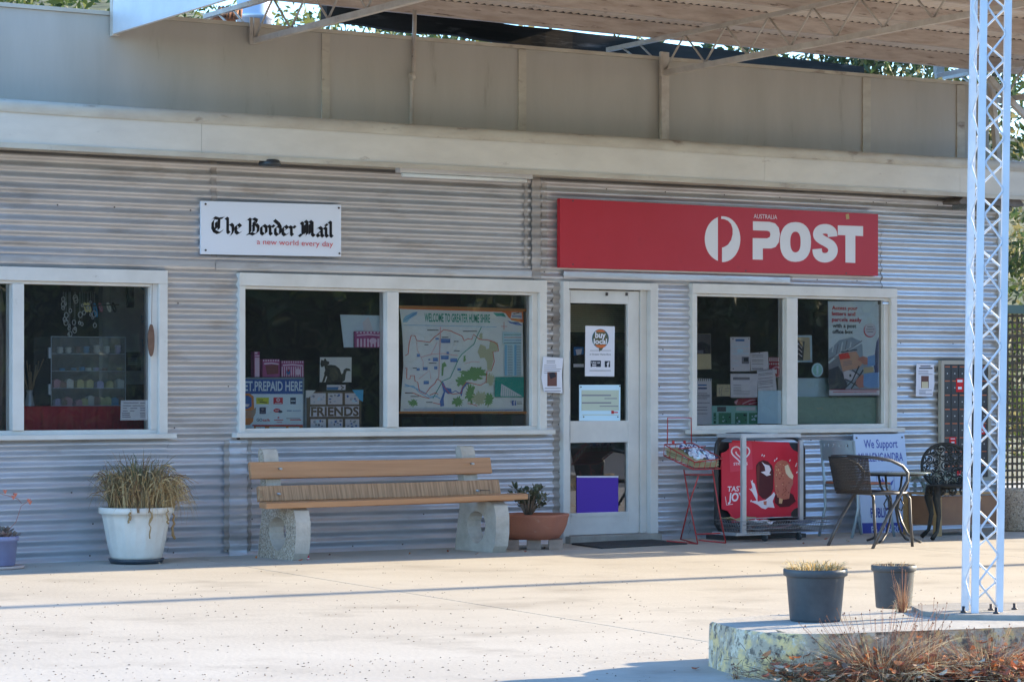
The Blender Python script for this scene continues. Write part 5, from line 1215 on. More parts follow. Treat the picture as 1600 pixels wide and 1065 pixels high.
# ------------------------------------------------------------------ ice cream sign
pm('black_frame', (.03,.03,.033), .4); flat('ice_red', (.83,.16,.24), .45); flat('ice_red_light', (.86,.24,.32), .45); flat('choc', (.34,.13,.14)); flat('choc_edge', (.44,.20,.18)); flat('almond', (.76,.44,.36)); flat('almond_dark', (.60,.28,.24)); flat('vanilla', (.92,.84,.72)); flat('splash', (.92,.86,.88)); flat('stick', (.86,.68,.50))
Ys = -.30
P6 = lambda pts: [(1020+a/4.84, 640+b/4.841) for a, b in pts]
t = thing('pavement_sign', 'red ice cream board with rounded scooped corners in a black tube frame against the wall', 'advertising sign', G(1190,836))
m = MB('black_frame'); lp = P6([(480,860),(478,330),(486,260),(510,215),(560,192),(650,186),(960,195),(1060,205),(1115,235),(1135,300),(1140,800),(1130,860),(1100,900),(560,915),(505,905)]); m.tube([W(a,b,Ys+.03) for a, b in lp], .02, 8, True); m.build('tube_frame', t)
m = MB('black_frame'); m.slab(P6([(500,240),(1115,250),(1120,880),(500,890)]), Ys+.045, .006); m.build('back_plate', t)
m = MB('black_frame'); q = [W(a,b,Ys+.04) for a, b in P6([(470,965),(660,975)])]; m.box(q[0].x, W(1245,600,Ys).x, Ys-.12, Ys+.16, 0, .035); m.build('base', t)
m = MB('ice_red')
def arcp(cx, cy, r, a0, a1, n=7): return [(cx+r*math.cos(R(a0+(a1-a0)*i/n)), cy+r*.95*math.sin(R(a0+(a1-a0)*i/n))) for i in range(n+1)]
shape = arcp(515,232,92,2,88)[::1] ; shape = [(607,230)]+[(1030,246)]+[(1040,275),(1062,303),(1106,322)]+[(1105,735)]+[(1070,748),(1046,775),(1045,806)]+[(600,853)]+[(592,800),(570,765),(524,750)]+[(520,328)]+[(560,312),(590,280)]
m.slab(P6(shape), Ys, .01)
A = lambda pts, c: m.art(P6(pts), Ys, c)
S = lambda pts, wd, c: m.stroke(P6(pts), wd, Ys, c)
A([(575,250),(745,240),(755,448),(585,470)], 'ice_red_light')
def heart(cx, cy, s): return [(cx+s*16*math.sin(t_)**3, cy-s*(13*math.cos(t_)-5*math.cos(2*t_)-2*math.cos(3*t_)-math.cos(4*t_))) for t_ in [2*math.pi*i/30 for i in range(31)]]
h = heart(663,330,4.3); S(h, 2.2, 'splash'); h2 = heart(663,328,2.2); S(h2[:24], 2.0, 'splash')
a = P6([(610,418)])[0]; m.text('STREETS', a[0], a[1], P6([(716,0)])[0][0], 4.2, Ys, 'splash', .02)
a = P6([(562,616)])[0]; m.text('TASTE', a[0], a[1], P6([(705,0)])[0][0], 8.0, Ys, 'splash', .02, .1); a = P6([(568,690)])[0]; m.text('JOY', a[0], a[1], P6([(690,0)])[0][0], 13.0, Ys, 'splash', .035, .12)
S([(548,655),(556,718),(605,712)], 1.0, 'splash')
A([(790,690),(850,700),(915,620),(925,640),(905,690),(920,740),(870,735),(850,750),(820,740),(790,715),(735,690),(785,685),(750,620),(725,595),(755,600),(738,530),(770,560),(790,640)], 'splash')
A([(780,420),(800,392),(835,378),(870,390),(900,420),(912,470),(908,600),(890,650),(860,675),(830,670),(800,640),(785,560)], 'choc'); A([(785,430),(800,400),(808,430),(800,600),(812,650),(795,610),(786,540)], 'choc_edge')
A([(822,392),(845,410),(880,420),(893,450),(880,480),(893,490),(860,500),(840,485),(815,470),(850,462),(845,430)], 'splash'); A([(800,690),(850,680),(900,640),(890,700),(850,720)], 'splash'); A([(835,690),(860,688),(858,720),(838,716)], 'almond')
A([(925,640),(990,600),(1060,640),(1080,690),(1030,730),(960,735),(920,700)], 'choc')
A([(955,655),(985,655),(975,708),(952,706)], 'stick')
A([(920,420),(940,392),(975,378),(1010,388),(1030,410),(1050,470),(1060,520),(1058,560),(1040,600),(1030,670),(990,678),(940,660),(920,600),(916,500)], 'almond')
A([(995,425),(1020,412),(1040,460),(1062,500),(1055,525),(1030,510),(1005,480)], 'vanilla')
rr = random.Random(9)
for k in range(60):
    x, y = rr.uniform(926,1030), rr.uniform(400,655)
    if 995 < x and y < 520: continue
    A(circ(x,y,rr.uniform(3,6),rr.uniform(3,6),5), rr.choice(('almond_dark','stick','almond_dark')))
for x, y in ((815,345),(830,350),(910,385),(925,372),(1025,385),(1075,410),(1070,425),(1078,475),(740,540),(735,600),(730,690)): A([(x,y),(x+8,y-12),(x+13,y-6),(x+4,y+6)], 'splash')
m.build('board', t)

# ------------------------------------------------------------------ silver rack with wire basket
pm('silver_paint', (.50,.52,.55), .35, .6, c2=(.42,.43,.46), scale=9); pm('wire_grey', (.30,.30,.31), .4, .7)
t = thing('display_rack', 'silver metal rack with a low wire basket standing before the red ice cream board', 'display rack', G(1200,846))
y0, y1 = -.72, -.42
def vpost(px, pyt, pyb, Y, w_=.022):
    a = W(px,pyb,Y); b = W(px,pyt,Y); m = MB('silver_paint'); m.box(a.x-w_/2-.008,a.x+w_/2+.008,Y-w_/2,Y+w_/2,max(.05,a.z),b.z); return m.build('post', t)
vpost(1161.5, 679, 832, y0, .026); vpost(1251, 687, 822, y1, .024)
m = MB('silver_paint'); a = W(1157,678,y0); b = W(1272,679,y1); zt_ = a.z
zz = zt_
m.box(a.x, W(1250,690,y0).x, y0-.012, y0+.014, zz-.03, zz); m.box(a.x, W(1250,690,y0).x, y1-.012, y1+.012, zz-.03, zz); m.box(a.x-.0,a.x+.025,y0+.0142,y1-.0122,zz-.03,zz); m.build('top_frame', t)
m = MB('wire_grey'); xx = a.x+.03
while xx < W(1250,690,y0).x: m.box(xx,xx+.006,y0+.015,y1-.013,zz-.014,zz-.008); xx += .018
m.build('top_mesh', t)
m = MB('silver_paint'); q0, q1 = W(1148,829,y0), W(1196,836,y0); m.box(q0.x, q0.x+.36, y0-.015, y0+.01, .055,.08); m.box(q0.x, q0.x+.02, y0+.0105, y1, .055,.08); m.build('base_rail', t)
bx0, bx1 = WX(1165,y0)+.0, WX(1285,y0); m = MB('wire_grey'); zb, zt2 = .07, .17
for z in (zb, zb+.035, zb+.07, zt2):
    fl = (z-zb)*.5; m.tube([V(bx0-fl,y0-.02-fl,z),V(bx1+fl,y0-.02-fl,z),V(bx1+fl,y1+fl,z),V(bx0-fl,y1+fl,z)], .0028, 4, True)
k = 0; xx = bx0
while xx <= bx1: m.tube([V(xx,y0-.07,zt2),V(xx,y0-.02,zb),V(xx,y1,zb),V(xx,y1+.05,zt2)], .0018, 4); xx += .026
yy = y0
while yy < y1: m.tube([V(bx0-.05,yy,zt2),V(bx0,yy,zb),V(bx1,yy,zb),V(bx1+.05,yy,zt2)], .0018, 4); yy += .03
m.build('basket', t)
m = MB('silver_paint'); m.tube([W(1158,810,y0), W(1238,807,y0)], .004, 4); m.build('basket_rail', t)
for px in (1195,1248):
    m = MB('dark_steel'); p = W(px,845,y0); m.tube([V(p.x,y0,.03)+V(-.012,0,0), V(p.x,y0,.03)+V(.012,0,0)], .028, 12); m.box(p.x-.015,p.x+.015,y0-.01,y0+.01,.03,.068); m.build('castor', t)
rr = random.Random(12); flat('mag_pink', (.60,.48,.50)); flat('mag_blue', (.38,.44,.52)); flat('mag_grey', (.45,.44,.46)); flat('mag_dark', (.12,.12,.14))
mg = [('mag_grey','grey folded newspaper sagging over the front of the low wire basket'),('mag_pink','faded pink magazine in the low wire basket'),('mag_blue','faded blue magazine in the middle of the low wire basket'),('sign_white','white sheet standing at the back of the low wire basket'),('mag_dark','black folded bag at the back of the low wire basket'),('news_cream','yellowed paper at the right end of the low wire basket')]
for k, (c_, lb) in enumerate(mg):
    x = bx0+.05+(bx1-bx0-.1)*((k*.37+.15) % 1); y = -.62+.03*(k % 3); z = zb+.012+.016*k; m = MB(c_); o = 0; nn = 5
    a = rr.uniform(-.6,.6); L = .12
    for i in range(nn+1):
        for j in range(nn+1):
            u = (i/nn-.5)*2*L; v = (j/nn-.5)*2*L*.75; m.v.append(V(x+u*math.cos(a)-v*math.sin(a), y+u*math.sin(a)+v*math.cos(a), z+.02*noise.noise(V(u*9+k,v*9,k))+.04*abs(u)/L*rr.uniform(.6,1)))
    for i in range(nn):
        for j in range(nn): a_ = i*(nn+1)+j; m.face((a_,a_+1,a_+nn+2,a_+nn+1))
    m2 = m.build('magazine', base=(x,y,z)); s_ = m2.modifiers.new('thick','SOLIDIFY'); s_.thickness = .006; tag(m2, lb, 'magazine')

# ------------------------------------------------------------------ support sign
flat('corflute', (.74,.80,.90), .45); flat('corflute_blue', (.22,.27,.62), .5); flat('corflute_text', (.28,.34,.66), .5)
P9 = lambda pts: [(1280+a/5.606, 670+b/5.605) for a, b in pts]
Yg = -.10
m = MB('corflute'); m.slab(P9([(303,45),(745,42),(756,924),(316,935)]), Yg, .012); A = lambda pts, c: m.art(P9(pts), Yg, c)
A([(314,818),(754,812),(756,922),(316,932)], 'corflute_blue')
def T9(s_, x0, y, x1, h, c, b=.02): q = P9([(x0,y)])[0]; m.text(s_, q[0], q[1], P9([(x1,0)])[0][0], h/5.605, Yg, c, b)
T9('We Support', 384, 166, 678, 76, 'corflute_text', .012); T9('MULLENGANDRA', 330, 284, 716, 76, 'corflute_text', .012)
T9('PUBLIC', 396, 770, 556, 84, 'corflute_blue', .02); T9('HALL', 600, 768, 715, 84, 'corflute_blue', .02) if False else None
T9('Ph. 02 6020', 392, 905, 640, 60, 'corflute', .02); T9('22', 680, 900, 730, 50, 'corflute', .02)
A([(505,470),(500,430),(515,455),(520,420),(535,450),(560,490),(585,470),(620,440),(605,480),(590,500),(560,500),(530,500)], 'corflute_text')
m.stroke(P9([(470,400),(475,520),(545,560),(620,520),(625,400)]), .5, Yg, 'corflute_text')
for p in ((324,77),(722,72)): A(circ(*p,9,8,10), 'screw')
zt9 = W(1374,678,Yg).z
for v in m.v: v.y -= .10*(1-v.z/zt9)
tag(m.build('leaning_sign', base=(W(1380,834,Yg).x,Yg-.1,0)), 'pale blue and white community support sign leaning on the wall behind the cafe table', 'sign')

# ------------------------------------------------------------------ cafe chairs and table
pm('blue_metal', (.34,.42,.47), .4, .35, c2=(.28,.36,.41), scale=6); pm('orange_seat', (.45,.14,.06), .5, c2=(.35,.11,.05), scale=9); pm('wicker', (.045,.036,.034), .8, c2=(.03,.025,.024), scale=80, bump=.8, bscale=130); pm('bronze_tube', (.10,.10,.105), .4, .5, c2=(.07,.07,.075), scale=8)
bx, bya, byb = 2.97, -.75, -.33
t = thing('cafe_chair', 'blue grey metal chair with a perforated back and orange seat against the wall', 'chair', (bx+.2,-.54,0))
m = MB('blue_metal'); N = 12; zt3, zb3 = .815, .64
def bp(i, z): u = i/N; return V(bx-.05*math.sin(math.pi*u)-(z-.45)*.10, bya+(byb-bya)*u, z)
rows_ = [zb3, zt3-.055, zt3-.035, zt3]
o = 0
for z in rows_:
    for i in range(N*2+1): u = i/2; m.v.append(bp(u, z))
W2 = N*2+1
for r_ in range(3):
    for i in range(N*2):
        if r_ == 1 and i in (3,4,7,8,11,12,15,16,19,20) and i % 2 == 1: continue
        a = r_*W2+i; m.face((a,a+1,a+W2+1,a+W2))
bo = m.build('backrest', t); s_ = bo.modifiers.new('thick','SOLIDIFY'); s_.thickness = .006
for y in (bya,byb):
    m = MB('blue_metal'); m.tube([bp(0 if y==bya else N, .81)+V(-.004,0,0), V(bx,y,.45), V(bx+.01,y,.25), V(bx-.06,y,0)], .012, 8); m.build('leg', t)
    m = MB('blue_metal'); m.tube([V(bx+.36,y,.44), V(bx+.37,y,.2), V(bx+.41,y,0)], .012, 8); m.build('leg', t)
m = MB('blue_metal'); m.tube([V(bx,bya,.43),V(bx+.36,bya,.43),V(bx+.36,byb,.43),V(bx,byb,.43)], .011, 6, True); m.build('seat_frame', t)
m = MB('orange_seat'); m.box(bx+.01,bx+.37,bya-.0,byb+.0,.443,.46); bevel(m.build('seat', t), .006)

t = thing('cafe_chair', 'dark wicker armchair with curved bronze tube arms in front of the round table', 'chair', (2.25,-1.74,0))
yn, yf = -2.0, -1.47; xb = 2.05
for y in (yn, yf):
    m = MB('bronze_tube'); m.tube([V(xb-.03,(yn+yf)/2,.715), V(xb-.02,y+(.06 if y==yn else -.06),.712), V(xb+.04,y,.705),V(xb+.18,y-.0,.685),V(xb+.30,y,.64),V(xb+.355,y,.585),V(xb+.35,y,.52),V(xb+.28,y,.42),V(xb+.14,y,.24),V(xb-.01,y,0)], .013, 8); m.build('arm', t)
    yy = y+(.05 if y == yn else -.05)
    m = MB('bronze_tube'); m.tube([V(xb+.38,yy,.42),V(xb+.42,yy,.38),V(xb+.43,yy,.2),V(xb+.45,yy,0)], .012, 8); m.build('leg', t)
m = MB('bronze_tube'); m.tube([V(xb+.04,yn+.05,.425),V(xb+.38,yn+.05,.425),V(xb+.42,yn+.12,.425),V(xb+.42,yf-.12,.425),V(xb+.38,yf-.05,.425),V(xb+.04,yf-.05,.425)], .012, 6, True); m.build('seat_frame', t)
def lattice(fn, nu, nv, mat, wd=.0045):
    m = MB(mat)
    for i in range(nu+1):
        pts = [fn(i/nu, j/8)+fn(i/nu, .5)*0 for j in range(9)]; m.tube(pts, wd, 4)
    for j in range(nv+1):
        pts = [fn(i/8, j/nv) for i in range(9)]; m.tube(pts, wd, 4)
    return m
bk = lambda u, v: V(xb-.03+.05*(1-v)-.03*math.sin(math.pi*u), yn+.03+.02*(1-v)+(yf-yn-.06-.04*(1-v))*u, .44+.265*v)
m = lattice(bk, 34, 22, 'wicker', .0046); m.build('backrest', t)
st = lambda u, v: V(xb+.03+.38*u, yn+.06+(yf-yn-.12)*v, .428-.012*math.sin(math.pi*u)*math.sin(math.pi*v))
m = lattice(st, 26, 30, 'wicker', .0062); m.build('seat', t)

pm('table_glass', (.16,.20,.19), .08, spec=.8, c2=(.14,.17,.17), scale=3); tcx, tcy = 2.75,-1.45
t = thing('cafe_table', 'low round glass topped table with black iron legs between the chairs', 'table', (tcx,tcy,0))
m = MB('table_glass'); m.lathe([(.01,.560),(.295,.560),(.30,.566),(.295,.572),(.01,.572)], 40, (tcx,tcy,0)); m.build('table_top', t)
m = MB('black_frame'); m.tube([V(tcx+.24*math.cos(a),tcy+.24*math.sin(a),.55) for a in [2*math.pi*i/24 for i in range(24)]], .008, 5, True); m.build('ring', t)
for k in range(4):
    a = R(20+90*k); c_, s_ = math.cos(a), math.sin(a); m = MB('black_frame')
    m.tube([V(tcx+c_*r_,tcy+s_*r_,z) for r_, z in ((.14,.552),(.12,.45),(.05,.36),(.035,.27),(.07,.17),(.12,.08),(.19,.03),(.245,.012))], .010, 6)
    m.tube([V(tcx+c_*r_,tcy+s_*r_,z) for r_, z in ((.06,.36),(.09,.31),(.07,.26),(.045,.28))], .006, 5); m.build('leg', t)

# cast iron chair
pm('cast_iron', (.012,.014,.014), .6, .1, c2=(.035,.035,.03), scale=18)
t = local('iron_chair', 'ornate black cast iron chair with a pierced oval back beside the column', 'chair', (3.53,-1.30,0), R(-30))
m = MB('cast_iron'); ox, oz, rx_, rz_ = 0, .60, .215, .185
bpz = lambda x, z: V(x, .17+.05*(1-(x/.22)**2)+ (z-.43)*.12, z)
m.tube([bpz(ox+rx_*math.cos(a), oz+rz_*math.sin(a)) for a in [2*math.pi*i/32 for i in range(32)]], .013, 6, True)
rr = random.Random(21)
for ring, cnt, rad in ((.155,14,.031),(.085,8,.034),(0,1,.045)):
    for k in range(cnt):
        a = 2*math.pi*k/cnt+ring*3; cx, cz = ring*math.cos(a)*1.06, oz+ring*.92*math.sin(a)
        m.tube([bpz(cx+rad*math.cos(b)*(1-.03*j), cz+rad*math.sin(b)*(1-.03*j)) for j, b in enumerate([a+5.4*i/10 for i in range(11)])], .0058, 4)
        m.tube([bpz(cx+rad*.3*math.cos(b), cz+rad*.3*math.sin(b)) for b in [2*math.pi*i/6 for i in range(6)]], .007, 4, True)
        b = a+.4; m.tube([bpz(cx,cz), bpz(ox+(ring+.06)*math.cos(b)*1.0, oz+(ring+.06)*.86*math.sin(b))], .007, 4)
for x in (-.1,.1): m.tube([bpz(x,.43), bpz(x*1.2,.50)], .014, 6)
m.build('backrest', t)
m = MB('cast_iron'); m.lathe([(.01,.425),(.20,.428),(.215,.435),(.215,.445),(.2,.45),(.01,.44)], 32); m.build('seat', t)
m = MB('cast_iron')
for k in range(14):
    a = 2*math.pi*k/14; cx, cy = .205*math.cos(a), .205*math.sin(a)
    m.tube([V(cx*1.0+.03*math.cos(b)*-math.sin(a), cy+.03*math.cos(b)*math.cos(a), .40+.028*math.sin(b)) for b in [2*math.pi*i/8 for i in range(8)]], .008, 4, True)
m.build('apron', t)
for sx in (-1,1):
    for sy in (-1,1):
        m = MB('cast_iron'); m.tube([V(sx*.15,sy*.13,.43),V(sx*.17,sy*.16,.34),V(sx*.145,sy*.14,.2),V(sx*.165,sy*.16,.07),V(sx*.215,sy*.20,.012)], [.045,.034,.02,.016,.02], 7); m.build('leg', t)

# wooden planter box
pm('planter_wood', (.42,.25,.10), .6, c2=(.34,.20,.08), scale=3, stretch=(1,1,9), bump=.1); pm('planter_panel', (.28,.14,.07), .7, c2=(.22,.11,.06), scale=5)
x0, x1, y0_, y1_ = 3.70, 4.45, -.93, -.50
t = thing('planter_box', 'honey coloured wooden planter box on square legs behind the black iron chair', 'planter', ((x0+x1)/2,-.7,0))
for x in (x0,x1-.055):
    for y in (y0_,y1_-.055): m = MB('planter_wood'); m.box(x,x+.055,y,y+.055,0,.345); bevel(m.build('leg', t), .004)
m = MB('planter_panel'); m.box(x0+.01,x0+.02,y0_+.056,y1_-.056,.09,.335); m.box(x0+.056,x1-.056,y0_+.01,y0_+.02,.09,.335); m.box(x0+.02,x1-.01,y0_+.021,y1_-.02,.09,.10); m.build('side_panel', t)
m = MB('planter_wood'); m.box(x0-.01,x1+.01,y0_-.01,y0_+.06,.346,.362); m.box(x0-.01,x1+.01,y1_-.06,y1_+.01,.346,.362); m.box(x0-.01,x0+.06,y0_+.0605,y1_-.0605,.346,.362); m.build('top_rail', t)
pm('pale_leaf', (.20,.25,.21), .6, c2=(.30,.34,.30), scale=9)
c = V(3.85,-.72,.34); m = MB('pale_leaf'); rr = random.Random(6)
for k in range(70):
    e = c+V(rr.uniform(-.14,.30), rr.uniform(-.15,.15), rr.uniform(.0,.17)); 
    for j in range(3): leafpetal(m, e, rr.uniform(0,6.28), rr.uniform(.04,.07), .016, R(rr.uniform(-20,60)), .002)
m.use('jade_stem')
for k in range(12): m.tube([c+V(rr.uniform(-.05,.2),rr.uniform(-.1,.1),-.15), c+V(rr.uniform(-.12,.28),rr.uniform(-.1,.1),.12)], .003, 4)
tag(m.build('leafy_plant', base=c), 'pale grey green leafy plant growing in the honey coloured planter box', 'plant')

# post boxes on the wall
pm('box_frame', (.40,.36,.30), .6); pm('box_black', (.025,.027,.032), .4, c2=(.04,.042,.048), scale=7); flat('label_orange', (.75,.42,.28)); flat('label_red', (.80,.14,.16))
Yp = -.055; pa_, pb_ = WX(1471,Yp), WX(1549,Yp); zt_ = W(1500,563,Yp).z; zb_ = W(1500,752,Yp).z
t = thing('post_boxes', 'black bank of small post office boxes in a tan frame on the iron wall', 'post boxes', ((pa_+pb_)/2,-.03,zb_))
m = MB('box_frame'); fw = .035
m.box(pa_,pb_,Yp,-.012,zt_-fw,zt_); m.box(pa_,pb_,Yp,-.012,zb_,zb_+fw); m.box(pa_,pa_+fw,Yp+.001,-.012,zb_+fw,zt_-fw); m.box(pb_-fw,pb_,Yp+.001,-.012,zb_+fw,zt_-fw); m.use('box_black'); m.box(pa_+fw,pb_-fw,-.035,-.0125,zb_+fw,zt_-fw); fr = m.build('box_frame', t)
nc, nr = 6, 8; cw = (pb_-pa_-2*fw)/nc; rh = (zt_-zb_-2*fw)/nr
for i in range(nc):
    for j in range(nr):
        xa, za = pa_+fw+i*cw, zb_+fw+j*rh; m = MB('box_black'); m.box(xa+.003,xa+cw-.003,-.0455,-.0352,za+.003,za+rh-.003)
        m.use('label_orange'); m.add([(xa+.016,-.0462,za+rh-.026),(xa+cw-.016,-.0462,za+rh-.026),(xa+cw-.016,-.0462,za+rh-.017),(xa+.016,-.0462,za+rh-.017)], [(0,1,2,3)])
        m.use('steel'); m.add([(xa+cw/2-.006,-.0463,za+.04),(xa+cw/2+.006,-.0463,za+.04),(xa+cw/2+.006,-.0463,za+.05),(xa+cw/2-.006,-.0463,za+.05)], [(0,1,2,3)])
        m.build('box_door', t)
for (a,b_,c_,d_, lb) in ((1494,591,1505.5,612,'largest red and white label high on the black post boxes'),(1483.5,682.5,1494,694,'red and white label just above the black iron chair back'),(1531,664,1539,678,'red and white label seen through the lattice of the white column'),(1495.5,735,1502,743,'small red label low behind the pierced chair back')):
    m = MB('label_red'); m.slab([(a,b_),(c_,b_),(c_,d_),(a,d_)], -.0475, .001); m.rect(a+1.8,b_+2,c_-1.8,b_+(d_-b_)*.28,-.0475,'sign_white'); m.rect(a+2.8,b_+(d_-b_)*.62,c_-2.8,b_+(d_-b_)*.8,-.0475,'sign_white')
    tag(m.build('label', base=W((a+c_)/2,d_,-.0475)), lb, 'label', 'red labels on the post boxes')

# ------------------------------------------------------------------ right of the shop
c = V(4.93,-.62,0); t = thing('stone_planter', 'squat pebble faced concrete planter at the right edge of the paving', 'planter', c)
m = MB('aggregate'); m.lathe([(.15,0),(.17,.02),(.185,.2),(.19,.35),(.185,.37),(.16,.37),(.155,.33)], 36, c); m.build('pot', t); m = MB('soil'); m.lathe([(.01,.335),(.158,.333)], 20, c, cap=False); m.build('soil', t)
pm('foam_white', (.66,.68,.68), .7, c2=(.55,.57,.58), scale=4)
bx_ = V(5.22,.55,0); lbs = ['bottom box of the pale stack mostly hidden by the pebble planter','second lowest pale box of the stack behind the pebble planter','third pale box up in the stack behind the pebble planter','fourth pale box up in the stack behind the pebble planter','fifth pale box up, just under the top of the stack','topmost pale box of the stack at the right edge by the lattice']
for k in range(6):
    z = k*.138; m = MB('foam_white'); ox = (.0,.012,-.010,.014,-.008,.006)[k]; n = .0
    m.add([(bx_.x-.14+ox,bx_.y-.15,z),(bx_.x+.10+ox,bx_.y-.15,z),(bx_.x+.10+ox,bx_.y+.15,z),(bx_.x-.14+ox,bx_.y+.15,z),(bx_.x-.155+ox,bx_.y-.165,z+.134),(bx_.x+.115+ox,bx_.y-.165,z+.134),(bx_.x+.115+ox,bx_.y+.165,z+.134),(bx_.x-.155+ox,bx_.y+.165,z+.134)], [(3,2,1,0),(4,5,6,7),(0,1,5,4),(1,2,6,5),(2,3,7,6),(3,0,4,7)])
    b = tag(m.build('storage_box', base=(bx_.x,bx_.y,z)), lbs[k], 'box', 'pale boxes stacked behind the planter'); bevel(b,.006)
pm('lattice_wood', (.20,.16,.12), .8, c2=(.12,.10,.08), scale=9); pm('green_beam', (.20,.30,.26), .6)
Yl = 1.6; xa, xb_ = WX(1566,Yl), WX(1700,Yl); z0, z1 = .1, W(1588,490,Yl).z
t = thing('lattice_screen', 'brown timber lattice screen with a green top beam beyond the shop corner', 'lattice screen', ((xa+xb_)/2,Yl,0))
m = MB('lattice_wood'); x = xa
while x < xb_: m.box(x,x+.022,Yl,Yl+.008,z0,z1); x += .064
z = z0
while z < z1: m.box(xa,xb_,Yl-.009,Yl-.001,z,z+.022); z += .066
m.build('lattice', t)
m = MB('green_beam'); m.box(xa-.1,xb_,Yl-.03,Yl+.06,z1+.001,z1+.085); m.build('top_beam', t)
for x in (xa-.07,xb_): m = MB('lattice_wood'); m.box(x,x+.07,Yl-.02,Yl+.05,0,z1); m.build('post', t)

pm('flue_metal', (.60,.63,.68), .4, .5); p = W(397,20,2.2)
m = MB('flue_metal'); m.lathe([(.145,0),(.145,1.1),(.16,1.1),(.16,1.14),(.145,1.15),(.145,1.9),(.19,1.92),(.02,2.02)], 24, (p.x,2.2,3.24)); tag(m.build('roof_flue', base=(p.x,2.2,3.24)), 'round white metal flue rising from the shop roof behind the parapet', 'flue')
p = W(796,75,1.9); m = MB('sign_white'); m.lathe([(.17,0),(.17,.1),(.16,.17),(.11,.24),(.01,.28)], 24, (p.x,1.9,3.24+.56)); m.use('roofing'); m.lathe([(.16,0),(.16,.56)],20,(p.x,1.9,3.26)); tag(m.build('roof_vent', base=(p.x,1.9,3.26)), 'white domed roof vent just showing above the parapet', 'roof vent')
pm('rust', (.25,.10,.05), .9, c2=(.35,.18,.10), scale=12)
m = MB('rust')
for k in range(5): q = [W(338+k*6,28,.9), W(344+k*6,12,.9), W(352+k*6,16,.9), W(350+k*6,30,.9)]; m.tube(q, .02, 6)
tag(m.build('rusty_pipes', base=(W(350,30,.9).x,.9,3.8)), 'tangle of rusty bent pipe above the parapet beside the flue', 'pipework')
m = MB('rust'); a = W(338,30,.9); m.box(a.x,a.x+.2,.95,1.0,3.26,a.z+.02); m.build('pipe_stand', bpy.data.objects['rusty_pipes'])

# ------------------------------------------------------------------ pots on the island
pm('black_plastic', (.04,.047,.055), .5, c2=(.07,.078,.085), scale=7, bump=.05)
def npot(c, r, h, label, plant):
    t = thing('nursery_pot', label, 'potted plant', c); m = MB('black_plastic')
    m.lathe([(r*.76,0),(r*.79,.004),(r*.80,h*.06),(r*.90,h*.83),(r*.925,h*.86),(r*.97,h*.865),(r*1.0,h*.88),(r*1.0,h*.985),(r*.985,h),(r*.93,h),(r*.91,h*.9)], 48, c); m.build('pot', t)
    m = MB('soil'); m.lathe([(.01,h*.91),(r*.915,h*.9)], 24, c, cap=False); m.build('soil', t); plant(t, V(*c)+V(0,0,h*.9)); return t
pm('straw', (.66,.45,.18), .8, trans=.3); pm('straw_pale', (.62,.52,.33), .8, trans=.3); pm('straw_red', (.30,.14,.08), .8, trans=.2)
def g1(t, c): m = MB('straw'); rr = random.Random(1); blades(m, 420, .12, c, .03, .075, .06, .0035, ['straw','straw_pale','straw','blade_grey'], rr, .6, 3); m.build('dry_grass', t)
def g2(t, c): m = MB('straw'); rr = random.Random(2); blades(m, 130, .09, c, .01, .045, .06, .002, ['straw_pale','blade_tan'], rr, .9, 3); m.build('dry_grass', t)
npot((-4.30,-8.83,.2), .145, .235, 'larger black plastic pot of straw coloured dead grass on the island', g1)
npot((-3.50,-8.46,.2), .108, .205, 'smaller black plastic pot with wispy dead growth nearer the column', g2)

# the long joint and the slab that carries the column
m = MB('kerb_concrete'); m.prism([(-3.75,-8.72),(-3.62,-9.16),(4,-10.45),(4,-9.2),(-3.05,-8.63)], lambda u,v,d:(u,v,.201+d), .022) if False else None

# ------------------------------------------------------------------ weeds and leaf litter along the kerb
def kp(px, py): return G(px, py)
pm('weed_stem', (.36,.15,.07), .8, trans=.2); pm('weed_tan', (.45,.28,.15), .8, trans=.2); pm('seed_brown', (.22,.09,.05), .9)
def weed(label, px, py, h, sp, n, seed, mats=('weed_stem','weed_tan','straw_pale'), z=0.0):
    c = G(px, py, z); rr = random.Random(seed); m = MB('weed_stem')
    blades(m, n, sp*.30, c, h*.4, h, sp*.8, .0016, list(mats), rr, .35, 5); blades(m, n//2, sp*.5, c, h*.15, h*.4, sp, .0022, ['weed_tan','straw_red','straw_pale'], rr, 1.0, 4)
    m.use('seed_brown')
    for k in range(n//5):
        a = rr.uniform(0,6.28); r_ = sp*rr.uniform(.2,1); q = c+V(r_*math.cos(a), r_*math.sin(a)*.6, h*rr.uniform(.6,1.15)); s_ = rr.uniform(.003,.006)
        m.add([q+V(-s_,0,0),q+V(s_,0,0),q+V(0,s_,0),q+V(0,0,s_*1.6)], [(0,1,2),(0,1,3),(1,2,3),(2,0,3)]); m.tube([c+V(r_*.3*math.cos(a),r_*.2*math.sin(a),0), q], .0009, 3)
    return tag(m.build('dry_weed', base=c), label, 'weed', 'dry weeds along the kerb')
weed('tallest clump of reddish dry weeds against the kerb below the smaller pot', 1375, 1062, .27, .42, 420, 1)
weed('low tangle of dry weeds at the kerb below the larger pot', 1245, 1062, .13, .20, 170, 2)
weed('pale dry tussock at the kerb below the white column', 1540, 1060, .20, .30, 300, 3, ('straw_pale','weed_tan'))
weed('thin upright dry stalks at the kerb left of the pale tussock', 1445, 1062, .30, .16, 80, 4)
weed('dry weeds at the far right end of the kerb', 1600, 1058, .14, .2, 140, 5)
weed('dry wisp trailing at the foot of the smaller black pot', 1410, 956, .20, .07, 60, 6, ('weed_tan','straw_red'), .2)
weed('tiny dry tuft at the left corner of the kerb', 1150, 1060, .06, .06, 30, 7)
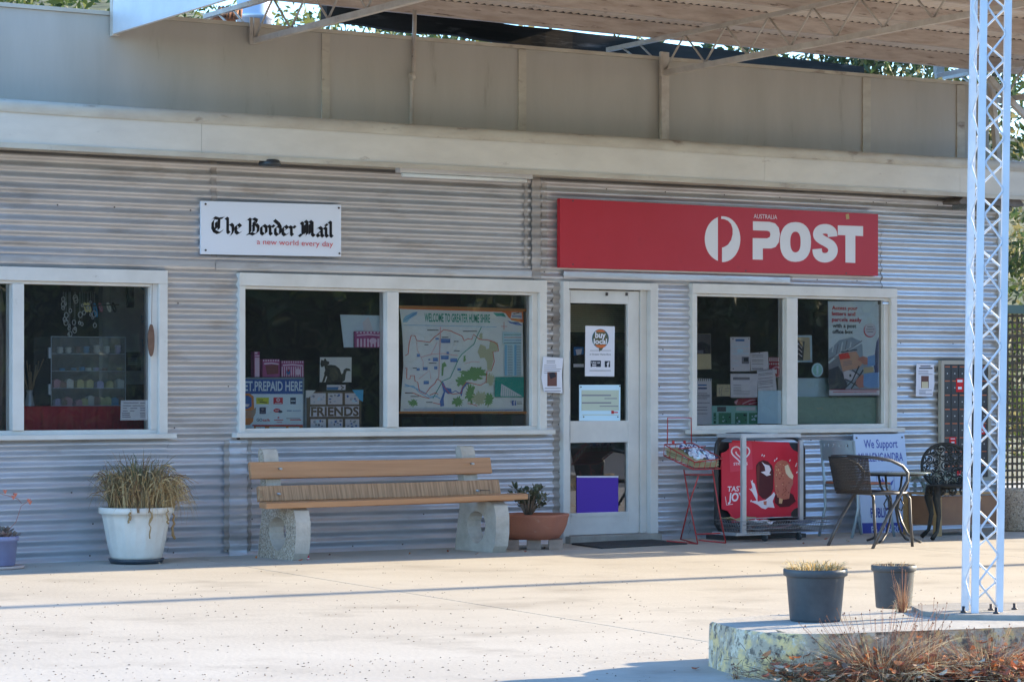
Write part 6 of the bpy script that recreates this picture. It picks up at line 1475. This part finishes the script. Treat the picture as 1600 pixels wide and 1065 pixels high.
pm('leaf_orange', (.62,.22,.08), .7, trans=.2); pm('leaf_rust', (.40,.12,.06), .7, trans=.2); pm('leaf_beige', (.50,.36,.24), .7); pm('leaf_brown', (.17,.09,.06), .8)
m = MB('leaf_orange'); rr = random.Random(31)
def litter(m, p, s_, rr):
    m.use(rr.choice(('leaf_orange','leaf_rust','leaf_beige','leaf_orange','leaf_rust','leaf_brown')))
    M = Matrix.Translation(p) @ Matrix.Rotation(rr.uniform(0,6.28),4,'Z') @ Matrix.Rotation(rr.uniform(-.7,.7),4,'X') @ Matrix.Rotation(rr.uniform(-.5,.5),4,'Y')
    vs = [(-1,0,.15),(-.4,.42,0),(.4,.38,.05),(1,0,.35),(.4,-.38,.05),(-.4,-.42,0),(0,0,-.12)]
    m.add([M @ (V(*v)*s_) for v in vs], [(0,1,6),(1,2,6),(2,3,6),(3,4,6),(4,5,6),(5,0,6)])
for k in range(2300):
    px = 1190+440*rr.random()**.7; py = 1060+rr.gauss(0,6)-(px-1180)*.012
    if py < 1046: continue
    litter(m, G(px,py)+V(0,0,.004+abs(rr.gauss(0,.05))), rr.uniform(.014,.034), rr)
tag(m.build('leaf_litter', base=G(1400,1055)), kind='stuff')
m = MB('leaf_beige'); rr = random.Random(5)
for px, py in ((1087,1046),(515,868),(700,862),(720,856),(745,866),(400,872),(470,876),(640,866),(820,862),(1255,850),(1290,843),(1325,846),(250,882),(850,857),(1480,838)): litter(m, G(px,py)+V(0,0,.008), .028 if py>1000 else .02, rr)
tag(m.build('fallen_leaves', base=G(700,866)), kind='stuff')
m = MB('straw_pale'); rr = random.Random(8)
for k in range(500):
    px = rr.uniform(1150,1620); p = G(px, 1060+rr.gauss(0,5))+V(0,0,abs(rr.gauss(0,.04)))
    m.use(rr.choice(('straw_pale','weed_tan','leaf_brown'))); a = rr.uniform(0,6.28); L = rr.uniform(.03,.10); m.tube([p+V(0,0,.005), p+V(math.cos(a)*L,math.sin(a)*L,rr.uniform(.005,.04))], .0014, 3)
tag(m.build('dead_grass', base=G(1400,1055)), kind='stuff')

# ------------------------------------------------------------------ trees
for nm, c_ in (('leaf_a',(.10,.14,.035)),('leaf_b',(.065,.10,.03)),('leaf_c',(.16,.18,.06)),('leaf_d',(.04,.065,.022)),('leaf_e',(.22,.20,.09))): pm(nm, c_, .6, trans=.35)
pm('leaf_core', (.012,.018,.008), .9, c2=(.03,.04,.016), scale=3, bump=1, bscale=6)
pm('bark', (.16,.13,.10), .9, c2=(.09,.07,.055), scale=6, stretch=(1,1,.3), bump=.6, bscale=18)
def tree(name, label, x, y, h, r, seed, mats, group=None, nleaf=5200, ls=.075, low=.25, trunk_r=.16):
    rr = random.Random(seed); t = thing(name, label, 'tree', (x,y,-.03), group)
    m = MB('bark'); c = V(x,y,-.03); ends = []
    top = c+V(rr.uniform(-.4,.4),rr.uniform(-.3,.3),h*.7); m.tube([c, c.lerp(top,.4)+V(.15,0,0), c.lerp(top,.75), top], [trunk_r,trunk_r*.8,trunk_r*.5,trunk_r*.25], 8)
    for k in range(13):
        f = rr.uniform(low,.72)/.72; b = c.lerp(top, f); a = k*2.4+rr.uniform(-.4,.4); L = r*rr.uniform(.5,.95); e = b+V(math.cos(a)*L, math.sin(a)*L, rr.uniform(.1,.28)*h*(1.1-f*.3))
        m.tube([b, b.lerp(e,.5)+V(0,0,.12), e], [trunk_r*.36,trunk_r*.2,.02], 5); ends += [e, b.lerp(e,.65)]
    m.build('trunk', t)
    m = MB(mats[0]); ends.append(top+V(0,0,h*.16)); ends.append(top)
    cl = []
    for e in ends:
        for q in range(4): cl.append((e+V(rr.gauss(0,r*.17),rr.gauss(0,r*.17),rr.gauss(0,r*.14)), rr.uniform(.14,.30)*r, rr.choice(mats)))
    for i in range(nleaf):
        p, R_, mt = cl[rr.randrange(len(cl))]; d = V(rr.gauss(0,1),rr.gauss(0,1),rr.gauss(0,.8)); d.normalize(); q = p+d*R_*rr.random()**.4; m.use(mt if rr.random() < .75 else rr.choice(mats))
        u = V(rr.gauss(0,1),rr.gauss(0,1),rr.gauss(0,1)).normalized(); v = u.cross(V(rr.gauss(0,1),rr.gauss(0,1),rr.gauss(0,1))).normalized(); s1 = ls*rr.uniform(.6,1.3)
        m.add([q-u*s1, q+v*s1*.36, q+u*s1, q-v*s1*.36], [(0,1,2,3)])
    m.build('crown', t); return t
B_ = 'trees behind the shop'
tree('gum_tree', 'sunlit leafy tree showing beside the flue above the parapet', -1.0, 12, 7.6, 3.0, 1, ['leaf_a','leaf_c','leaf_a','leaf_b'], B_, 16000)
tree('gum_tree', 'bright green tree behind the middle of the parapet', 3.4, 13, 7.2, 3.0, 2, ['leaf_a','leaf_c','leaf_b'], B_, 15000)
tree('gum_tree', 'leafy tree behind the gap left of the canopy truss', 7.4, 14, 7.0, 2.8, 3, ['leaf_b','leaf_a','leaf_c'], B_, 13000)
tree('gum_tree', 'paler sparse tree above the right half of the parapet', 11.2, 15, 6.8, 2.8, 4, ['leaf_c','leaf_a','leaf_e'], B_, 12000)
tree('gum_tree', 'olive tree just left of the white column behind the parapet', 14.6, 17, 6.8, 3.0, 5, ['leaf_b','leaf_c','leaf_e'], B_, 12000)
tree('pine_tree', 'tree with a thick drooping limb at the right edge beyond the lattice', 12.6, 9.5, 7.0, 3.0, 6, ['leaf_b','leaf_e','leaf_d'], B_, 15000, low=.15, trunk_r=.22)
tree('shrub', 'yellow green bush behind the pale stacked boxes at the right edge', 10.4, 6.0, 2.6, 1.6, 7, ['leaf_e','leaf_b','leaf_a','leaf_b'], B_, 4500, .07, .1, .06)
for k, (x, y, h, r, mt) in enumerate(((4,-36,9,4.2,['leaf_d','leaf_b']),(10,-38,10,4.6,['leaf_d','leaf_b','leaf_a']),(16,-36,9.5,4.4,['leaf_d','leaf_b']),(22,-38,10,4.6,['leaf_b','leaf_d']),(28,-37,9.5,4.6,['leaf_d','leaf_b','leaf_c']),(34,-39,10,4.6,['leaf_d','leaf_b']),(41,-38,9.5,4.6,['leaf_d','leaf_b']))):
    lb = ['dark tree mirrored in the left window','dark tree mirrored in the double window','dark tree mirrored in the pane holding the map','dark tree mirrored in the door glass','dark tree mirrored in the window under the red board','dark tree mirrored at the right of the last window','dark tree mirrored in the pane behind the tall poster'][k]
    tree('dark_tree', lb, x, y, h, r, 20+k, mt, 'trees across the road mirrored in the glass', 6000, .24, .06, .22)
# hedge under those trees
m = MB('leaf_d'); rr = random.Random(77)
cl_ = [(rr.uniform(-4,50), -33.5+rr.gauss(0,1.0), rr.uniform(0,6.5), rr.uniform(.35,1.1)) for _ in range(420)]
for i in range(30000):
    x_, y_, z_, r_ = cl_[rr.randrange(420)]; d_ = V(rr.gauss(0,1),rr.gauss(0,1),rr.gauss(0,1)).normalized()*r_; q = V(x_,y_,z_)+d_; m.use(rr.choice(('leaf_d','leaf_b','leaf_a','leaf_e','leaf_c','leaf_c'))); u = V(rr.gauss(0,1),rr.gauss(0,1),rr.gauss(0,1)).normalized(); v = u.cross(V(rr.gauss(0,1),rr.gauss(0,1),1)).normalized(); s1 = .16*rr.uniform(.5,1.2)
    m.add([q-u*s1, q+v*s1*.5, q+u*s1, q-v*s1*.5], [(0,1,2,3)])
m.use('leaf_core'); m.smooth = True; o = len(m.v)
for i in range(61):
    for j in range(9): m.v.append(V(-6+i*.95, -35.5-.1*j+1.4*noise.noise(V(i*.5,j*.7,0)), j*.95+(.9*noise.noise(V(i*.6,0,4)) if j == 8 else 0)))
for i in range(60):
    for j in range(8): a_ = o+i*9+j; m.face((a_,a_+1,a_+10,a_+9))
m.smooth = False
tag(m.build('roadside_scrub', base=(22,-34,0)), kind='stuff')

# ------------------------------------------------------------------ unseen block and pole added out of frame only to throw shade
t = thing('shade_block', 'tall plain unseen block added right of the shop to shade its wall', 'shade_block', (9.3,-.4,0))
m = MB('iron_wall'); m.box(7.6,11,-1.75,1.4,0,5.8); m.build('wall', t)
m = MB('roofing'); m.box(7.4,11.2,-1.9,1.6,5.801,5.86); m.build('roof', t)
m = MB('bark'); m.tube([(14.5,-4.78,0),(14.5,-4.76,5),(14.5,-4.74,9.5)], [.09,.08,.08], 12); tag(m.build('shade_pole', base=(14.5,-4.78,0)), 'unseen timber pole added right of the forecourt to cast a shadow band', 'shade caster')
